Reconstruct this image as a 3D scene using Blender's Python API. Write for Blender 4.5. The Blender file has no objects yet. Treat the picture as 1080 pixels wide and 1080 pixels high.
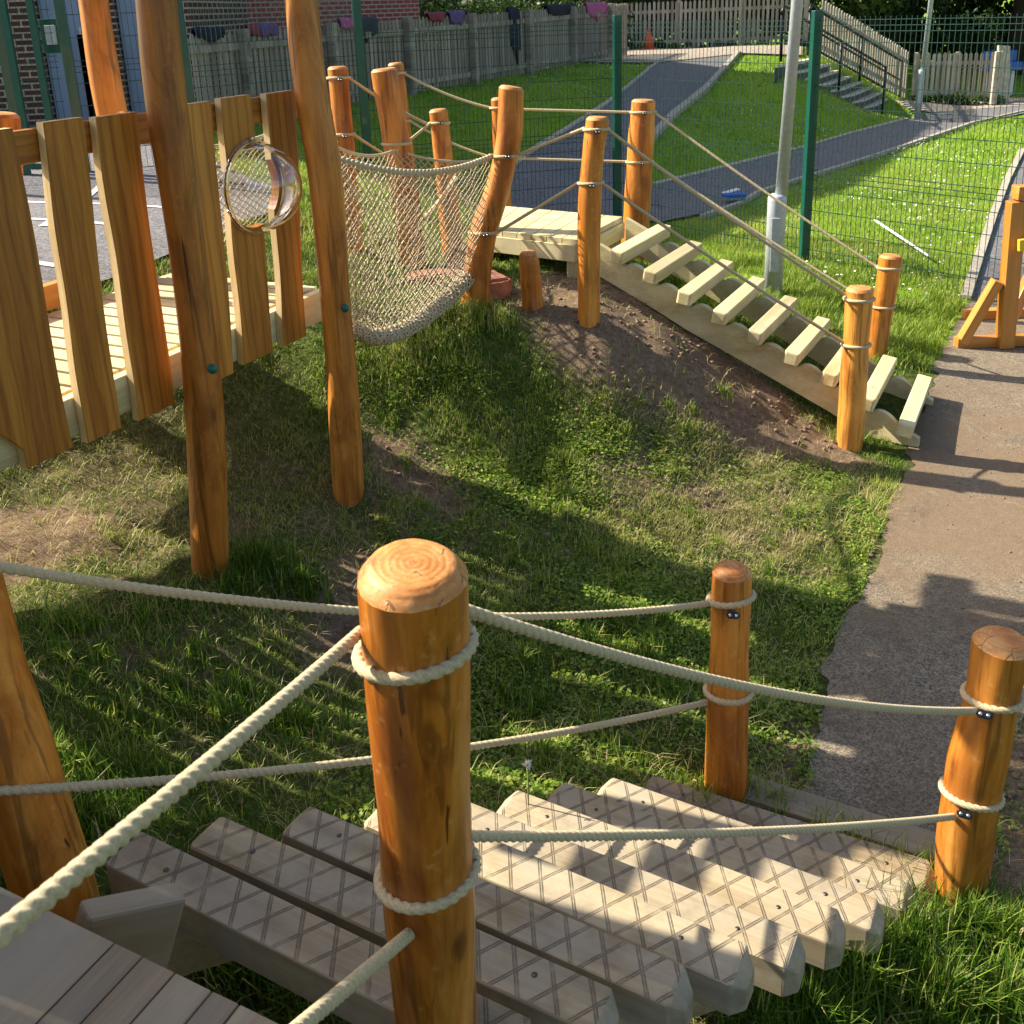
import bpy, bmesh, math, random
import numpy as np
from mathutils import Matrix, Vector
random.seed(7); RNG = np.random.default_rng(11)
R = math.radians
SC = bpy.context.scene
COL = SC.collection

# ------------------------------------------------------------------ camera
F = 1083.; CX, CY = 540., 360.
PITCH, ROLL, H = R(18.0), R(2.0), 2.65
FWD = np.array([0, math.cos(PITCH), -math.sin(PITCH)])
_r0 = np.array([1., 0, 0]); _u0 = np.cross(_r0, FWD)
RIGHT = math.cos(ROLL)*_r0 - math.sin(ROLL)*_u0
UP = np.cross(RIGHT, FWD)
CAM = np.array([0, 0, H])
cd = bpy.data.cameras.new('camera'); cam = bpy.data.objects.new('camera', cd); COL.objects.link(cam)
cd.sensor_width = 36; cd.lens = F/1080*36; cd.shift_y = -180/1080
cd.clip_start = 0.05; cd.clip_end = 1500
cd.dof.use_dof = True; cd.dof.focus_distance = 4.5; cd.dof.aperture_fstop = 14
M = Matrix((tuple(RIGHT), tuple(UP), tuple(-FWD))).transposed().to_4x4()
M.translation = Vector(CAM); cam.matrix_world = M
SC.camera = cam

def ray(x, y): return FWD + RIGHT*(x-CX)/F - UP*(y-CY)/F
def PZ(x, y, z): d = ray(x, y); return CAM + d*(z-H)/d[2]
def PY(x, y, Y): d = ray(x, y); return CAM + d*Y/d[1]
def PD(x, y, D): return CAM + ray(x, y)*D

# ------------------------------------------------------------------ light
SUN_EL, SUN_AZ = R(38), R(-21)          # AZ: heading in which shadows fall, from +X
w = bpy.data.worlds.new('World'); SC.world = w; w.use_nodes = True
nt = w.node_tree; nt.nodes.clear()
sky = nt.nodes.new('ShaderNodeTexSky'); sky.sky_type = 'NISHITA'; sky.sun_disc = False
sky.sun_elevation = SUN_EL; sky.air_density = 1.0; sky.dust_density = 2.5
sx, sy = -math.cos(SUN_AZ), -math.sin(SUN_AZ)
sky.sun_rotation = math.atan2(sx, sy)
bg = nt.nodes.new('ShaderNodeBackground'); bg.inputs[1].default_value = 0.10
wo = nt.nodes.new('ShaderNodeOutputWorld')
nt.links.new(sky.outputs[0], bg.inputs[0]); nt.links.new(bg.outputs[0], wo.inputs[0])
sd = bpy.data.lights.new('sun', 'SUN'); sd.energy = 5.0; sd.angle = R(0.5); sd.color = (1, .93, .80)
so = bpy.data.objects.new('sun', sd); COL.objects.link(so)
dirn = Vector((math.cos(SUN_AZ)*math.cos(SUN_EL), math.sin(SUN_AZ)*math.cos(SUN_EL), -math.sin(SUN_EL)))
so.rotation_euler = dirn.to_track_quat('-Z', 'Y').to_euler(); so.location = (-8, 4, 9)
SC.view_settings.view_transform = 'Standard'; SC.view_settings.look = 'None'
SC.view_settings.exposure = 1.08; SC.view_settings.gamma = 1

# ------------------------------------------------------------------ materials
def mat(name):
    m = bpy.data.materials.new(name); m.use_nodes = True
    n = m.node_tree.nodes; b = n['Principled BSDF']; return m, m.node_tree, b
def node(t, kind, **kw):
    n = t.nodes.new(kind)
    for k, v in kw.items():
        if k.startswith('i_'):
            key = k[2:]; n.inputs[int(key) if key.isdigit() else key].default_value = v
        else: setattr(n, k, v)
    return n
def L(t, a, b): t.links.new(a, b)
def ramp(t, src, stops, interp='LINEAR'):
    r = t.nodes.new('ShaderNodeValToRGB'); r.color_ramp.interpolation = interp
    e = r.color_ramp.elements
    while len(e) > 1: e.remove(e[-1])
    e[0].position = stops[0][0]; e[0].color = (*stops[0][1], 1)
    for p, c in stops[1:]:
        k = e.new(p); k.color = (*c, 1)
    L(t, src, r.inputs[0]); return r.outputs[0]
def mix(t, fac, a, b, mode='MIX'):
    n = t.nodes.new('ShaderNodeMix'); n.data_type = 'RGBA'; n.blend_type = mode
    if isinstance(fac, (int, float)): n.inputs[0].default_value = fac
    else: L(t, fac, n.inputs[0])
    for i, v in ((6, a), (7, b)):
        if isinstance(v, tuple): n.inputs[i].default_value = (*v, 1) if len(v) == 3 else v
        else: L(t, v, n.inputs[i])
    return n.outputs[2]
def math_(t, op, a, b=None, c=None, clamp=False):
    n = t.nodes.new('ShaderNodeMath'); n.operation = op; n.use_clamp = clamp
    for i, v in enumerate((a, b, c)):
        if v is None: continue
        if isinstance(v, (int, float)): n.inputs[i].default_value = v
        else: L(t, v, n.inputs[i])
    return n.outputs[0]
def coords(t, scale=(1, 1, 1), kind='Object', rnd=True):
    tc = t.nodes.new('ShaderNodeTexCoord'); mp = t.nodes.new('ShaderNodeMapping')
    mp.inputs['Scale'].default_value = scale
    src = tc.outputs[kind]
    if rnd:
        oi = t.nodes.new('ShaderNodeObjectInfo'); va = t.nodes.new('ShaderNodeVectorMath'); va.operation = 'ADD'
        cm = t.nodes.new('ShaderNodeVectorMath'); cm.operation = 'SCALE'; cm.inputs[0].default_value = (37., 53., 71.)
        L(t, oi.outputs['Random'], cm.inputs['Scale'])
        L(t, src, va.inputs[0]); L(t, cm.outputs[0], va.inputs[1]); src = va.outputs[0]
    L(t, src, mp.inputs[0]); return mp.outputs[0]
def noise(t, vec, scale, detail=4, rough=.6, dist=0):
    n = node(t, 'ShaderNodeTexNoise'); n.inputs['Scale'].default_value = scale
    n.inputs['Detail'].default_value = detail; n.inputs['Roughness'].default_value = rough
    n.inputs['Distortion'].default_value = dist
    L(t, vec, n.inputs['Vector']); return n.outputs[0]
def bump(t, b, h, strength=.3, dist=.005):
    n = t.nodes.new('ShaderNodeBump'); n.inputs['Strength'].default_value = strength
    n.inputs['Distance'].default_value = dist; L(t, h, n.inputs['Height']); L(t, n.outputs[0], b.inputs['Normal'])

def wood(name, dark, mid, light, axis='Z', grain=1., rough=(.35, .6), knots=.5, bumpd=.002, groove=False, cathedral=0, silver=None, coat=0., speck=None, streak=False):
    """grain runs along the given local axis"""
    m, t, b = mat(name)
    s = {'Z': (1, 1, .06), 'X': (.06, 1, 1)}[axis]
    v = coords(t, s); v0 = coords(t, (1, 1, 1))
    big = noise(t, v, 9*grain, 4, .55, .4)
    fine = noise(t, v, 70*grain, 3, .7)
    f = math_(t, 'MULTIPLY_ADD', fine, .35, math_(t, 'MULTIPLY', big, .75))
    col = ramp(t, f, [(.36, dark), (.52, mid), (.68, light)])
    if cathedral:
        wv = t.nodes.new('ShaderNodeTexWave'); wv.wave_type = 'RINGS'; wv.inputs['Scale'].default_value = 6
        wv.inputs['Distortion'].default_value = 5; wv.inputs['Detail'].default_value = 2; wv.inputs['Detail Scale'].default_value = 1.2
        s2 = {'Z': (1.6, 1.6, .22), 'X': (.22, 1.6, 1.6)}[axis]
        L(t, coords(t, s2), wv.inputs['Vector'])
        wr = ramp(t, wv.outputs[1], [(.0, (.62, .55, .5)), (.35, (1, 1, 1)), (1, (1.0, 1.0, 1.0))])
        col = mix(t, cathedral, col, wr, 'MULTIPLY')
    # knots
    vk = coords(t, {'Z': (1, 1, .45), 'X': (.45, 1, 1)}[axis])
    vo = t.nodes.new('ShaderNodeTexVoronoi'); vo.inputs['Scale'].default_value = 4.2; vo.inputs['Randomness'].default_value = 1
    L(t, vk, vo.inputs['Vector'])
    kf = ramp(t, vo.outputs['Distance'], [(.0, (1, 1, 1)), (.055, (.85, .85, .85)), (.09, (.15, .15, .15)), (.16, (0, 0, 0))])
    kk = math_(t, 'MULTIPLY', kf, knots)
    col = mix(t, kk, col, tuple(c*.35 for c in dark))
    if silver:
        sn = noise(t, coords(t, (1, 1, 1)), 3.5, 4, .6)
        sf = ramp(t, sn, [(.42, (0, 0, 0)), (.66, (1, 1, 1))])
        col = mix(t, math_(t, 'MULTIPLY', sf, .75), col, silver)
    if speck:
        sp = ramp(t, noise(t, v0, 38, 3, .6), [(.60, (0, 0, 0)), (.74, (1, 1, 1))])
        col = mix(t, math_(t, 'MULTIPLY', sp, .55), col, speck)
    if streak:
        v3 = coords(t, (1, 1, .05)); sn = noise(t, v3, 26, 3, .6, .6)
        st = ramp(t, sn, [(.36, (1, 1, 1)), (.44, (0, 0, 0))]); col = mix(t, math_(t, 'MULTIPLY', st, .55), col, tuple(c*.35 for c in dark))
        ptn = ramp(t, noise(t, coords(t, (1, 1, .3)), 7, 5, .65, .8), [(.38, (.62, .52, .45)), (.50, (1, 1, 1)), (.66, (1.22, 1.2, 1.12))]); col = mix(t, .85, col, ptn, 'MULTIPLY')
        crk = ramp(t, noise(t, coords(t, (1, 1, .035)), 48, 2, .5, .3), [(.27, (1, 1, 1)), (.30, (0, 0, 0))]); col = mix(t, math_(t, 'MULTIPLY', crk, .8), col, (.05, .018, .006))
        f = math_(t, 'MULTIPLY_ADD', crk, -.9, f)
    oi = t.nodes.new('ShaderNodeObjectInfo')
    vr = math_(t, 'MULTIPLY_ADD', oi.outputs['Random'], .28, .86)
    hs = t.nodes.new('ShaderNodeHueSaturation'); L(t, col, hs.inputs['Color']); L(t, vr, hs.inputs['Value'])
    col = hs.outputs[0]
    h = math_(t, 'ADD', f, math_(t, 'MULTIPLY', kf, -.3))
    if groove:
        oig = t.nodes.new('ShaderNodeObjectInfo')
        # diamond pattern of cut anti-slip grooves, each line a close pair
        tc = t.nodes.new('ShaderNodeTexCoord'); sp_ = t.nodes.new('ShaderNodeSeparateXYZ'); L(t, tc.outputs['Object'], sp_.inputs[0])
        g = None
        for sgn in (1, -1):
            u = math_(t, 'MULTIPLY_ADD', sp_.outputs[1], 0.62*sgn, math_(t, 'ADD', sp_.outputs[0], math_(t, 'MULTIPLY_ADD', oig.outputs['Random'], .4, 5.)))
            fr = math_(t, 'FRACT', math_(t, 'DIVIDE', u, .088))
            d = math_(t, 'ABSOLUTE', math_(t, 'SUBTRACT', fr, .5))
            d2 = math_(t, 'ABSOLUTE', math_(t, 'SUBTRACT', d, .038))
            ln = ramp(t, d2, [(.0, (1, 1, 1)), (.016, (1, 1, 1)), (.036, (0, 0, 0))])
            g = ln if g is None else math_(t, 'MAXIMUM', g, ln)
        nz = t.nodes.new('ShaderNodeNewGeometry'); sn2 = t.nodes.new('ShaderNodeSeparateXYZ'); L(t, nz.outputs['True Normal'], sn2.inputs[0])
        top = math_(t, 'GREATER_THAN', sn2.outputs[2], .8)
        g = math_(t, 'MULTIPLY', g, top)
        wr_ = ramp(t, noise(t, coords(t, (1, 1, 1)), 22, 4, .7), [(.3, (.25, .25, .25)), (.55, (1, 1, 1))]); mud = ramp(t, noise(t, coords(t, (1, 1, 1)), 9, 6, .7), [(.50, (0, 0, 0)), (.72, (1, 1, 1))]); col = mix(t, math_(t, 'MULTIPLY', mud, .42), col, (.15, .10, .055)); g = math_(t, 'MULTIPLY', g, wr_)
        col = mix(t, math_(t, 'MULTIPLY', g, .68), col, (.07, .048, .028))
        h = math_(t, 'MULTIPLY_ADD', g, -2.2, h)
    L(t, col, b.inputs['Base Color'])
    rr = math_(t, 'MULTIPLY_ADD', f, rough[1]-rough[0], rough[0]); L(t, rr, b.inputs['Roughness'])
    b.inputs['Coat Weight'].default_value = coat; b.inputs['Coat Roughness'].default_value = .35
    bump(t, b, h, .55, bumpd)
    return m

MATS = {}
MATS['post'] = wood('varnished_round_timber', (.27, .065, .006), (.54, .175, .016), (.72, .31, .055), 'Z', .55, (.3, .5), .75, .0025, coat=.15, speck=(.70, .40, .13), streak=True)
MATS['pole'] = wood('varnished_pole', (.24, .066, .009), (.50, .170, .020), (.68, .285, .05), 'Z', .55, (.3, .5), .8, .0025, coat=.15, speck=(.55, .27, .08), streak=True)
def endgrain():
    m, t, b = mat('sawn_end_grain'); b.inputs['Roughness'].default_value = .55
    at = t.nodes.new('ShaderNodeAttribute'); at.attribute_name = 'ring'
    v = coords(t); n = noise(t, v, 14, 4, .6); n2 = noise(t, v, 120, 3, .7)
    ph = math_(t, 'ADD', math_(t, 'MULTIPLY', at.outputs['Fac'], 46.), math_(t, 'MULTIPLY', n, 16.))
    rg = math_(t, 'MULTIPLY_ADD', math_(t, 'SINE', ph), .5, .5)
    base = ramp(t, n, [(.34, (.42, .13, .02)), (.48, (.62, .24, .05)), (.62, (.74, .37, .12))])
    c = mix(t, math_(t, 'MULTIPLY', rg, .28), base, (.33, .12, .03))
    c = mix(t, math_(t, 'MULTIPLY', ramp(t, n2, [(.55, (0, 0, 0)), (.75, (1, 1, 1))]), .35), c, (.85, .62, .36))
    # drying cracks
    vo = t.nodes.new('ShaderNodeTexVoronoi'); vo.feature = 'DISTANCE_TO_EDGE'; vo.inputs['Scale'].default_value = 17
    L(t, coords(t, (1, 1, .2)), vo.inputs['Vector'])
    ck = math_(t, 'MULTIPLY', ramp(t, vo.outputs['Distance'], [(0, (1, 1, 1)), (.012, (1, 1, 1)), (.03, (0, 0, 0))]), math_(t, 'GREATER_THAN', n, .52))
    c = mix(t, math_(t, 'MULTIPLY', ck, .6), c, (.10, .04, .015))
    L(t, c, b.inputs['Base Color']); bump(t, b, math_(t, 'ADD', rg, math_(t, 'MULTIPLY', ck, -2)), .4, .0012); return m
MATS['posttop'] = endgrain()
MATS['board'] = wood('oak_guard_board', (.25, .074, .006), (.43, .158, .014), (.56, .25, .034), 'X', 1.0, (.4, .6), .6, .0015, cathedral=.75)
MATS['boardedge'] = wood('board_lit_edge', (.46, .30, .11), (.64, .47, .22), (.75, .58, .32), 'X', 1.2, (.6, .8), .3, .001)  # paler than the faces: sun on the board edges put into the colour
MATS['pine'] = wood('treated_pine', (.42, .33, .14), (.62, .52, .26), (.75, .66, .38), 'X', .8, (.6, .8), .8, .0016, silver=(.50, .42, .25))
MATS['weathered'] = wood('weathered_tread', (.20, .14, .07), (.35, .262, .145), (.46, .365, .22), 'X', 1.1, (.65, .85), .5, .0016, groove=True, silver=(.35, .31, .235))
MATS['deckw'] = wood('weathered_deck', (.19, .132, .070), (.31, .232, .135), (.40, .315, .20), 'X', 1.1, (.65, .85), .45, .0014, silver=(.30, .255, .18))
MATS['stringer'] = wood('weathered_stringer', (.26, .17, .07), (.42, .29, .13), (.50, .38, .2), 'X', .8, (.6, .8), .6, .0014)
MATS['frame'] = wood('stained_square_timber', (.33, .11, .014), (.52, .20, .03), (.62, .29, .06), 'X', .8, (.35, .5), .4, .001, coat=.1)
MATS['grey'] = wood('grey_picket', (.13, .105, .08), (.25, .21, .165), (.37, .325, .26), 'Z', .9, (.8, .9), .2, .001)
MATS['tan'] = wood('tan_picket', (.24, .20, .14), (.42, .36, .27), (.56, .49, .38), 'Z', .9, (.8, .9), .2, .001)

def simple(name, col, rough=.5, metal=0, var=.0, nscale=20, bmp=0, coat=0):
    m, t, b = mat(name); b.inputs['Roughness'].default_value = rough; b.inputs['Metallic'].default_value = metal
    b.inputs['Coat Weight'].default_value = coat
    if var:
        n = noise(t, coords(t), nscale, 5, .65)
        c = ramp(t, n, [(.3, tuple(x*(1-var) for x in col)), (.7, tuple(min(1, x*(1+var)) for x in col))]); L(t, c, b.inputs['Base Color'])
        if bmp: bump(t, b, n, .5, bmp)
    else: b.inputs['Base Color'].default_value = (*col, 1)
    return m
def rope_mat():
    m, t, b = mat('hemp_rope'); b.inputs['Roughness'].default_value = .85
    n = noise(t, coords(t, (1, 1, 1)), 260, 4, .7); n2 = noise(t, coords(t), 9, 3, .5)
    c = ramp(t, n, [(.3, (.40, .29, .13)), (.55, (.62, .49, .27)), (.75, (.74, .63, .39))])
    c = mix(t, math_(t, 'MULTIPLY', n2, .35), c, (.42, .33, .18)); L(t, c, b.inputs['Base Color'])
    b.inputs['Sheen Weight'].default_value = .2
    bump(t, b, n, .6, .0015); return m
MATS['rope'] = rope_mat()
MATS['net'] = simple('net_cord', (.56, .46, .29), .9, var=.25, nscale=90)
MATS['green'] = simple('green_powder_coat', (.006, .085, .055), .35, coat=.3, var=.12, nscale=6)
MATS['darkgreen'] = simple('dark_green_wire', (.008, .045, .035), .45)
MATS['cap'] = simple('green_plastic_cap', (.004, .13, .085), .3)
MATS['black'] = simple('black_plastic', (.012, .012, .013), .28)
MATS['steel'] = simple('bright_bolt', (.75, .75, .73), .2, 1.0)
MATS['galv'] = simple('galvanised_steel', (.50, .53, .56), .5, .25, var=.16, nscale=26)
MATS['darkscrew'] = simple('dull_screw', (.12, .11, .10), .5, .8)
MATS['rail'] = simple('black_railing_paint', (.012, .012, .014), .4)
MATS['concrete'] = simple('step_concrete', (.58, .53, .44), .9, var=.2, nscale=8, bmp=.003)
MATS['riser'] = simple('dark_step_riser', (.10, .09, .08), .9, var=.25, nscale=8)
MATS['edging'] = simple('kerb_concrete', (.40, .35, .27), .9, var=.25, nscale=14, bmp=.003)
MATS['sand'] = simple('red_sandstone', (.36, .15, .085), .9, var=.3, nscale=18, bmp=.008)
MATS['bluegrey'] = simple('blue_grey_door_paint', (.20, .27, .36), .5, var=.1, nscale=2)
MATS['white'] = simple('white_plastic', (.8, .8, .78), .4)
MATS['cone'] = simple('orange_cone_plastic', (.75, .10, .03), .5)
MATS['blue'] = simple('blue_plastic', (.02, .11, .45), .4)
MATS['yellow'] = simple('yellow_plastic', (.75, .5, .03), .4)
MATS['line'] = simple('white_road_paint', (.62, .62, .6), .8, var=.2, nscale=40)
MATS['roofing'] = simple('grey_roofing', (.10, .10, .11), .8, var=.2, nscale=10)
for nme, c in dict(navy=(.010, .013, .03), pink=(.40, .10, .22), purple=(.12, .07, .18), maroon=(.22, .035, .05), grey2=(.035, .04, .05)).items():
    MATS[nme] = simple(nme+'_cloth', c, .85, var=.3, nscale=14)

def brick(name, c1, c2, mortar, scale=1., msize=.012):
    m, t, b = mat(name); b.inputs['Roughness'].default_value = .9
    tc = t.nodes.new('ShaderNodeTexCoord'); br = t.nodes.new('ShaderNodeTexBrick')
    L(t, tc.outputs['UV'], br.inputs['Vector'])
    br.inputs['Scale'].default_value = 1; br.inputs['Brick Width'].default_value = .225*scale; br.inputs['Row Height'].default_value = .075*scale
    br.inputs['Mortar Size'].default_value = msize; br.inputs['Mortar Smooth'].default_value = .1; br.inputs['Bias'].default_value = 0
    br.inputs['Color1'].default_value = (*c1, 1); br.inputs['Color2'].default_value = (*c2, 1); br.inputs['Mortar'].default_value = (*mortar, 1)
    n = noise(t, coords(t, (1, 1, 1), 'UV', False), 9, 5, .7)
    c = mix(t, .35, br.outputs[0], ramp(t, n, [(.3, (.5, .5, .5)), (.7, (1.3, 1.3, 1.3))]), 'MULTIPLY'); L(t, c, b.inputs['Base Color'])
    bump(t, b, br.outputs[1], -.5, .006); return m
MATS['brickdark'] = brick('dark_brown_brick', (.045, .022, .018), (.08, .035, .025), (.42, .33, .22), 1., .011)
MATS['brickred'] = brick('red_brick', (.36, .085, .05), (.27, .06, .045), (.46, .36, .27), 1.25, .014)

def asphalt(name, base, spk, dirt=None, sc=1.):
    m, t, b = mat(name); b.inputs['Roughness'].default_value = .9
    v = coords(t, (1, 1, 1), 'Object', False)
    vo = t.nodes.new('ShaderNodeTexVoronoi'); vo.inputs['Scale'].default_value = 150*sc; L(t, v, vo.inputs['Vector'])
    sepc = t.nodes.new('ShaderNodeSeparateColor'); L(t, vo.outputs['Color'], sepc.inputs[0])
    chips = ramp(t, sepc.outputs[0], [(.0, tuple(x*.5 for x in base)), (.5, base), (.68, tuple((x+y)/2 for x, y in zip(base, spk))), (.9, spk)])
    n = noise(t, v, 1.6, 5, .6); n2 = noise(t, v, 14, 5, .7)
    c = mix(t, .8, chips, ramp(t, n2, [(.3, (.72, .72, .72)), (.7, (1.25, 1.25, 1.25))]), 'MULTIPLY')
    if dirt:
        at = t.nodes.new('ShaderNodeAttribute'); at.attribute_name = 'dirt'
        sepp = t.nodes.new('ShaderNodeSeparateXYZ'); L(t, v, sepp.inputs[0])
        d = math_(t, 'ADD', math_(t, 'MULTIPLY_ADD', n, 3.4, -1.55), math_(t, 'MULTIPLY', at.outputs['Fac'], 1.0), clamp=True)
        c = mix(t, math_(t, 'MULTIPLY', d, .72), c, dirt)
    if dirt:
        n4 = noise(t, v, 3.3, 7, .75, .5)
        c = mix(t, ramp(t, n4, [(.56, (0, 0, 0)), (.70, (.55, .55, .55))]), c, (.06, .048, .032))
        c = mix(t, ramp(t, noise(t, v, 5.1, 6, .8), [(.60, (0, 0, 0)), (.74, (.6, .6, .6))]), c, (.36, .31, .23))
    L(t, c, b.inputs['Base Color'])
    bump(t, b, math_(t, 'ADD', vo.outputs['Distance'], n2), .6, .004); return m
MATS['path'] = asphalt('old_chip_tarmac', (.19, .148, .098), (.30, .245, .165), dirt=(.185, .118, .062))
MATS['farpath'] = asphalt('grey_asphalt', (.15, .14, .14), (.22, .205, .20), sc=.5)
MATS['terrace'] = asphalt('pale_paving', (.36, .29, .22), (.48, .40, .30), sc=.5)

def ground_mat():
    m, t, b = mat('turf_and_soil'); b.inputs['Roughness'].default_value = .95
    b.inputs['Specular IOR Level'].default_value = .15
    v = coords(t, (1, 1, 1), 'Object', False)
    def attr(n):
        a = t.nodes.new('ShaderNodeAttribute'); a.attribute_name = n; return a.outputs['Fac']
    n1 = noise(t, v, 2.2, 6, .65); n2 = noise(t, v, 26, 6, .7); n3 = noise(t, v, 110, 4, .7)
    g = ramp(t, n2, [(.30, (.022, .035, .008)), (.5, (.065, .09, .015)), (.72, (.14, .17, .035))])  # kept dark so gaps between blades look deep, shade put into colour
    lawn = ramp(t, math_(t, 'MULTIPLY_ADD', n3, .5, math_(t, 'MULTIPLY', n2, .5)), [(.33, (.10, .18, .010)), (.5, (.18, .31, .018)), (.66, (.26, .40, .035))])
    g = mix(t, attr('lawn'), g, lawn)
    dry = ramp(t, n3, [(.3, (.10, .075, .03)), (.6, (.22, .18, .08)), (.75, (.34, .29, .15))])
    dm = math_(t, 'ADD', math_(t, 'MULTIPLY_ADD', n1, 2.2, -1.25), attr('dry'), clamp=True)
    g = mix(t, math_(t, 'MULTIPLY', dm, .75), g, dry)
    s = ramp(t, math_(t, 'MULTIPLY_ADD', n3, .45, math_(t, 'MULTIPLY', n2, .55)), [(.33, (.095, .060, .034)), (.5, (.20, .134, .080)), (.66, (.34, .25, .165))])
    sm = math_(t, 'ADD', math_(t, 'MULTIPLY_ADD', n2, 1.6, -.8), math_(t, 'MULTIPLY_ADD', attr('dirt'), 1.7, -.35), clamp=True)
    c = mix(t, sm, g, s); L(t, c, b.inputs['Base Color'])
    bump(t, b, math_(t, 'MULTIPLY_ADD', n3, .4, n2), .8, .02); return m
MATS['ground'] = ground_mat()

def blade_mat(name, stops, rough=.5, trans=.35):
    m, t, b = mat(name)
    a = t.nodes.new('ShaderNodeAttribute'); a.attribute_name = 'tint'
    c = ramp(t, a.outputs['Fac'], stops); L(t, c, b.inputs['Base Color'])
    b.inputs['Roughness'].default_value = rough; b.inputs['Specular IOR Level'].default_value = .3
    tr = t.nodes.new('ShaderNodeBsdfTranslucent'); L(t, c, tr.inputs[0])
    mx = t.nodes.new('ShaderNodeMixShader'); mx.inputs[0].default_value = trans
    o = t.nodes['Material Output']; L(t, b.outputs[0], mx.inputs[1]); L(t, tr.outputs[0], mx.inputs[2]); L(t, mx.outputs[0], o.inputs[0]); return m
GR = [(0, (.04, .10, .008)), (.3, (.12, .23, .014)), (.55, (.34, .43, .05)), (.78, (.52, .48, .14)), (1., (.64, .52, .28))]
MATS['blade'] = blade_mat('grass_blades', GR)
MATS['leaf'] = blade_mat('tree_leaves', [(0, (.018, .04, .010)), (.5, (.045, .09, .018)), (1, (.12, .19, .035))])
MATS['bark'] = simple('bark', (.07, .05, .035), .95, var=.35, nscale=30, bmp=.01)
MATS['flower'] = simple('white_petals', (.75, .74, .68), .7)
MATS['stem'] = simple('weed_stem', (.22, .26, .07), .7)
def glass():
    m, t, b = mat('clear_acrylic'); b.inputs['Base Color'].default_value = (.97, .98, .98, 1)
    b.inputs['Transmission Weight'].default_value = 1; b.inputs['Roughness'].default_value = .02; b.inputs['IOR'].default_value = 1.49; b.inputs['Coat Weight'].default_value = .3
    return m
MATS['glass'] = glass()

# ------------------------------------------------------------------ object helpers
def tag(o, label=None, cat=None, group=None, kind=None):
    if label: o['label'] = label
    if cat: o['category'] = cat
    if group: o['group'] = group
    if kind: o['kind'] = kind
    return o
def thing(name, loc, label, cat, group=None):
    o = bpy.data.objects.new(name, None); COL.objects.link(o); o.location = Vector(loc)
    o.empty_display_size = .1
    return tag(o, label, cat, group)
def mesh(name, verts, faces, mats, parent=None, loc=None, smooth=False, mi=None, attrs=None, uv=None):
    """verts in world space unless loc given; stored relative to parent / own base"""
    me = bpy.data.meshes.new(name)
    V = np.asarray(verts, float)
    base = np.array(loc if loc is not None else (tuple(parent.location) if parent else (0, 0, 0)), float)
    V = V - base
    if isinstance(faces, np.ndarray):
        k = faces.shape[1]; nf = len(faces)
        me.vertices.add(len(V)); me.vertices.foreach_set('co', V.ravel())
        me.loops.add(nf*k); me.loops.foreach_set('vertex_index', faces.ravel().astype(np.int32))
        me.polygons.add(nf); me.polygons.foreach_set('loop_start', np.arange(0, nf*k, k, dtype=np.int32))
        me.update(calc_edges=True)
    else:
        me.from_pydata([tuple(v) for v in V], [], faces); me.update()
    for m in (mats if isinstance(mats, (list, tuple)) else [mats]): me.materials.append(m if not isinstance(m, str) else MATS[m])
    if mi is not None: me.polygons.foreach_set('material_index', np.asarray(mi, np.int32))
    if smooth: me.polygons.foreach_set('use_smooth', np.ones(len(me.polygons), bool))
    if attrs:
        for k, a in attrs.items():
            at = me.attributes.new(k, 'FLOAT', 'POINT'); at.data.foreach_set('value', np.asarray(a, np.float32))
    if uv is not None:
        ul = me.uv_layers.new(name='UVMap'); ul.data.foreach_set('uv', np.asarray(uv, np.float32).ravel())
    o = bpy.data.objects.new(name, me); COL.objects.link(o)
    if parent: 
        o.parent = parent
        if loc is not None: o.location = Vector(base) - parent_world(parent)
    else: o.location = Vector(base)
    return o
def parent_world(p):
    v = Vector(p.location)
    while p.parent: p = p.parent; v = v + Vector(p.location)
    return v

def frame_from(p0, p1, up=(0, 0, 1)):
    x = Vector(p1)-Vector(p0); Lh = x.length; x.normalize(); u = Vector(up)
    y = u.cross(x)
    if y.length < 1e-4: y = Vector((0, 1, 0))
    y.normalize(); z = x.cross(y); return x, y, z, Lh
def beam(name, p0, p1, wd, ht, mats, parent=None, bev=.006, up=(0, 0, 1), jitter=0., endbev=None, taper=None, mid=None):
    """box whose local X runs p0->p1; wd across, ht along 'up'. p0,p1 = axis of the box"""
    x, y, z, Lh = frame_from(p0, p1, up)
    bm = bmesh.new(); bmesh.ops.create_cube(bm, size=1)
    for v in bm.verts:
        v.co = Vector((v.co.x*Lh, v.co.y*wd, v.co.z*ht))
    if endbev:
        es = [e for e in bm.edges if abs(e.verts[0].co.x-e.verts[1].co.x) < 1e-5 and abs(abs(e.verts[0].co.x)-Lh/2) < 1e-4 and e.verts[0].co.z > 0 and e.verts[1].co.z > 0]
        es += [e for e in bm.edges if abs(e.verts[0].co.x-e.verts[1].co.x) < 1e-5 and abs(e.verts[0].co.y-e.verts[1].co.y) < 1e-5]
        bmesh.ops.bevel(bm, geom=es, offset=endbev, segments=1, affect='EDGES', profile=.5)
    if bev: bmesh.ops.bevel(bm, geom=list(bm.edges), offset=bev, segments=2, affect='EDGES', profile=.5)
    if jitter:
        for v in bm.verts: v.co += Vector((0, random.uniform(-1, 1), random.uniform(-1, 1)))*jitter
    me = bpy.data.meshes.new(name); bm.to_mesh(me); bm.free()
    for m in (mats if isinstance(mats, (list, tuple)) else [mats]): me.materials.append(MATS[m])
    o = bpy.data.objects.new(name, me); COL.objects.link(o)
    c = (Vector(p0)+Vector(p1))/2
    Mx = Matrix((x, y, z)).transposed().to_4x4(); Mx.translation = c
    if parent:
        o.parent = parent; Mx = Matrix.Translation(-parent_world(parent)) @ Mx
    o.matrix_local = Mx
    return o

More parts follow.
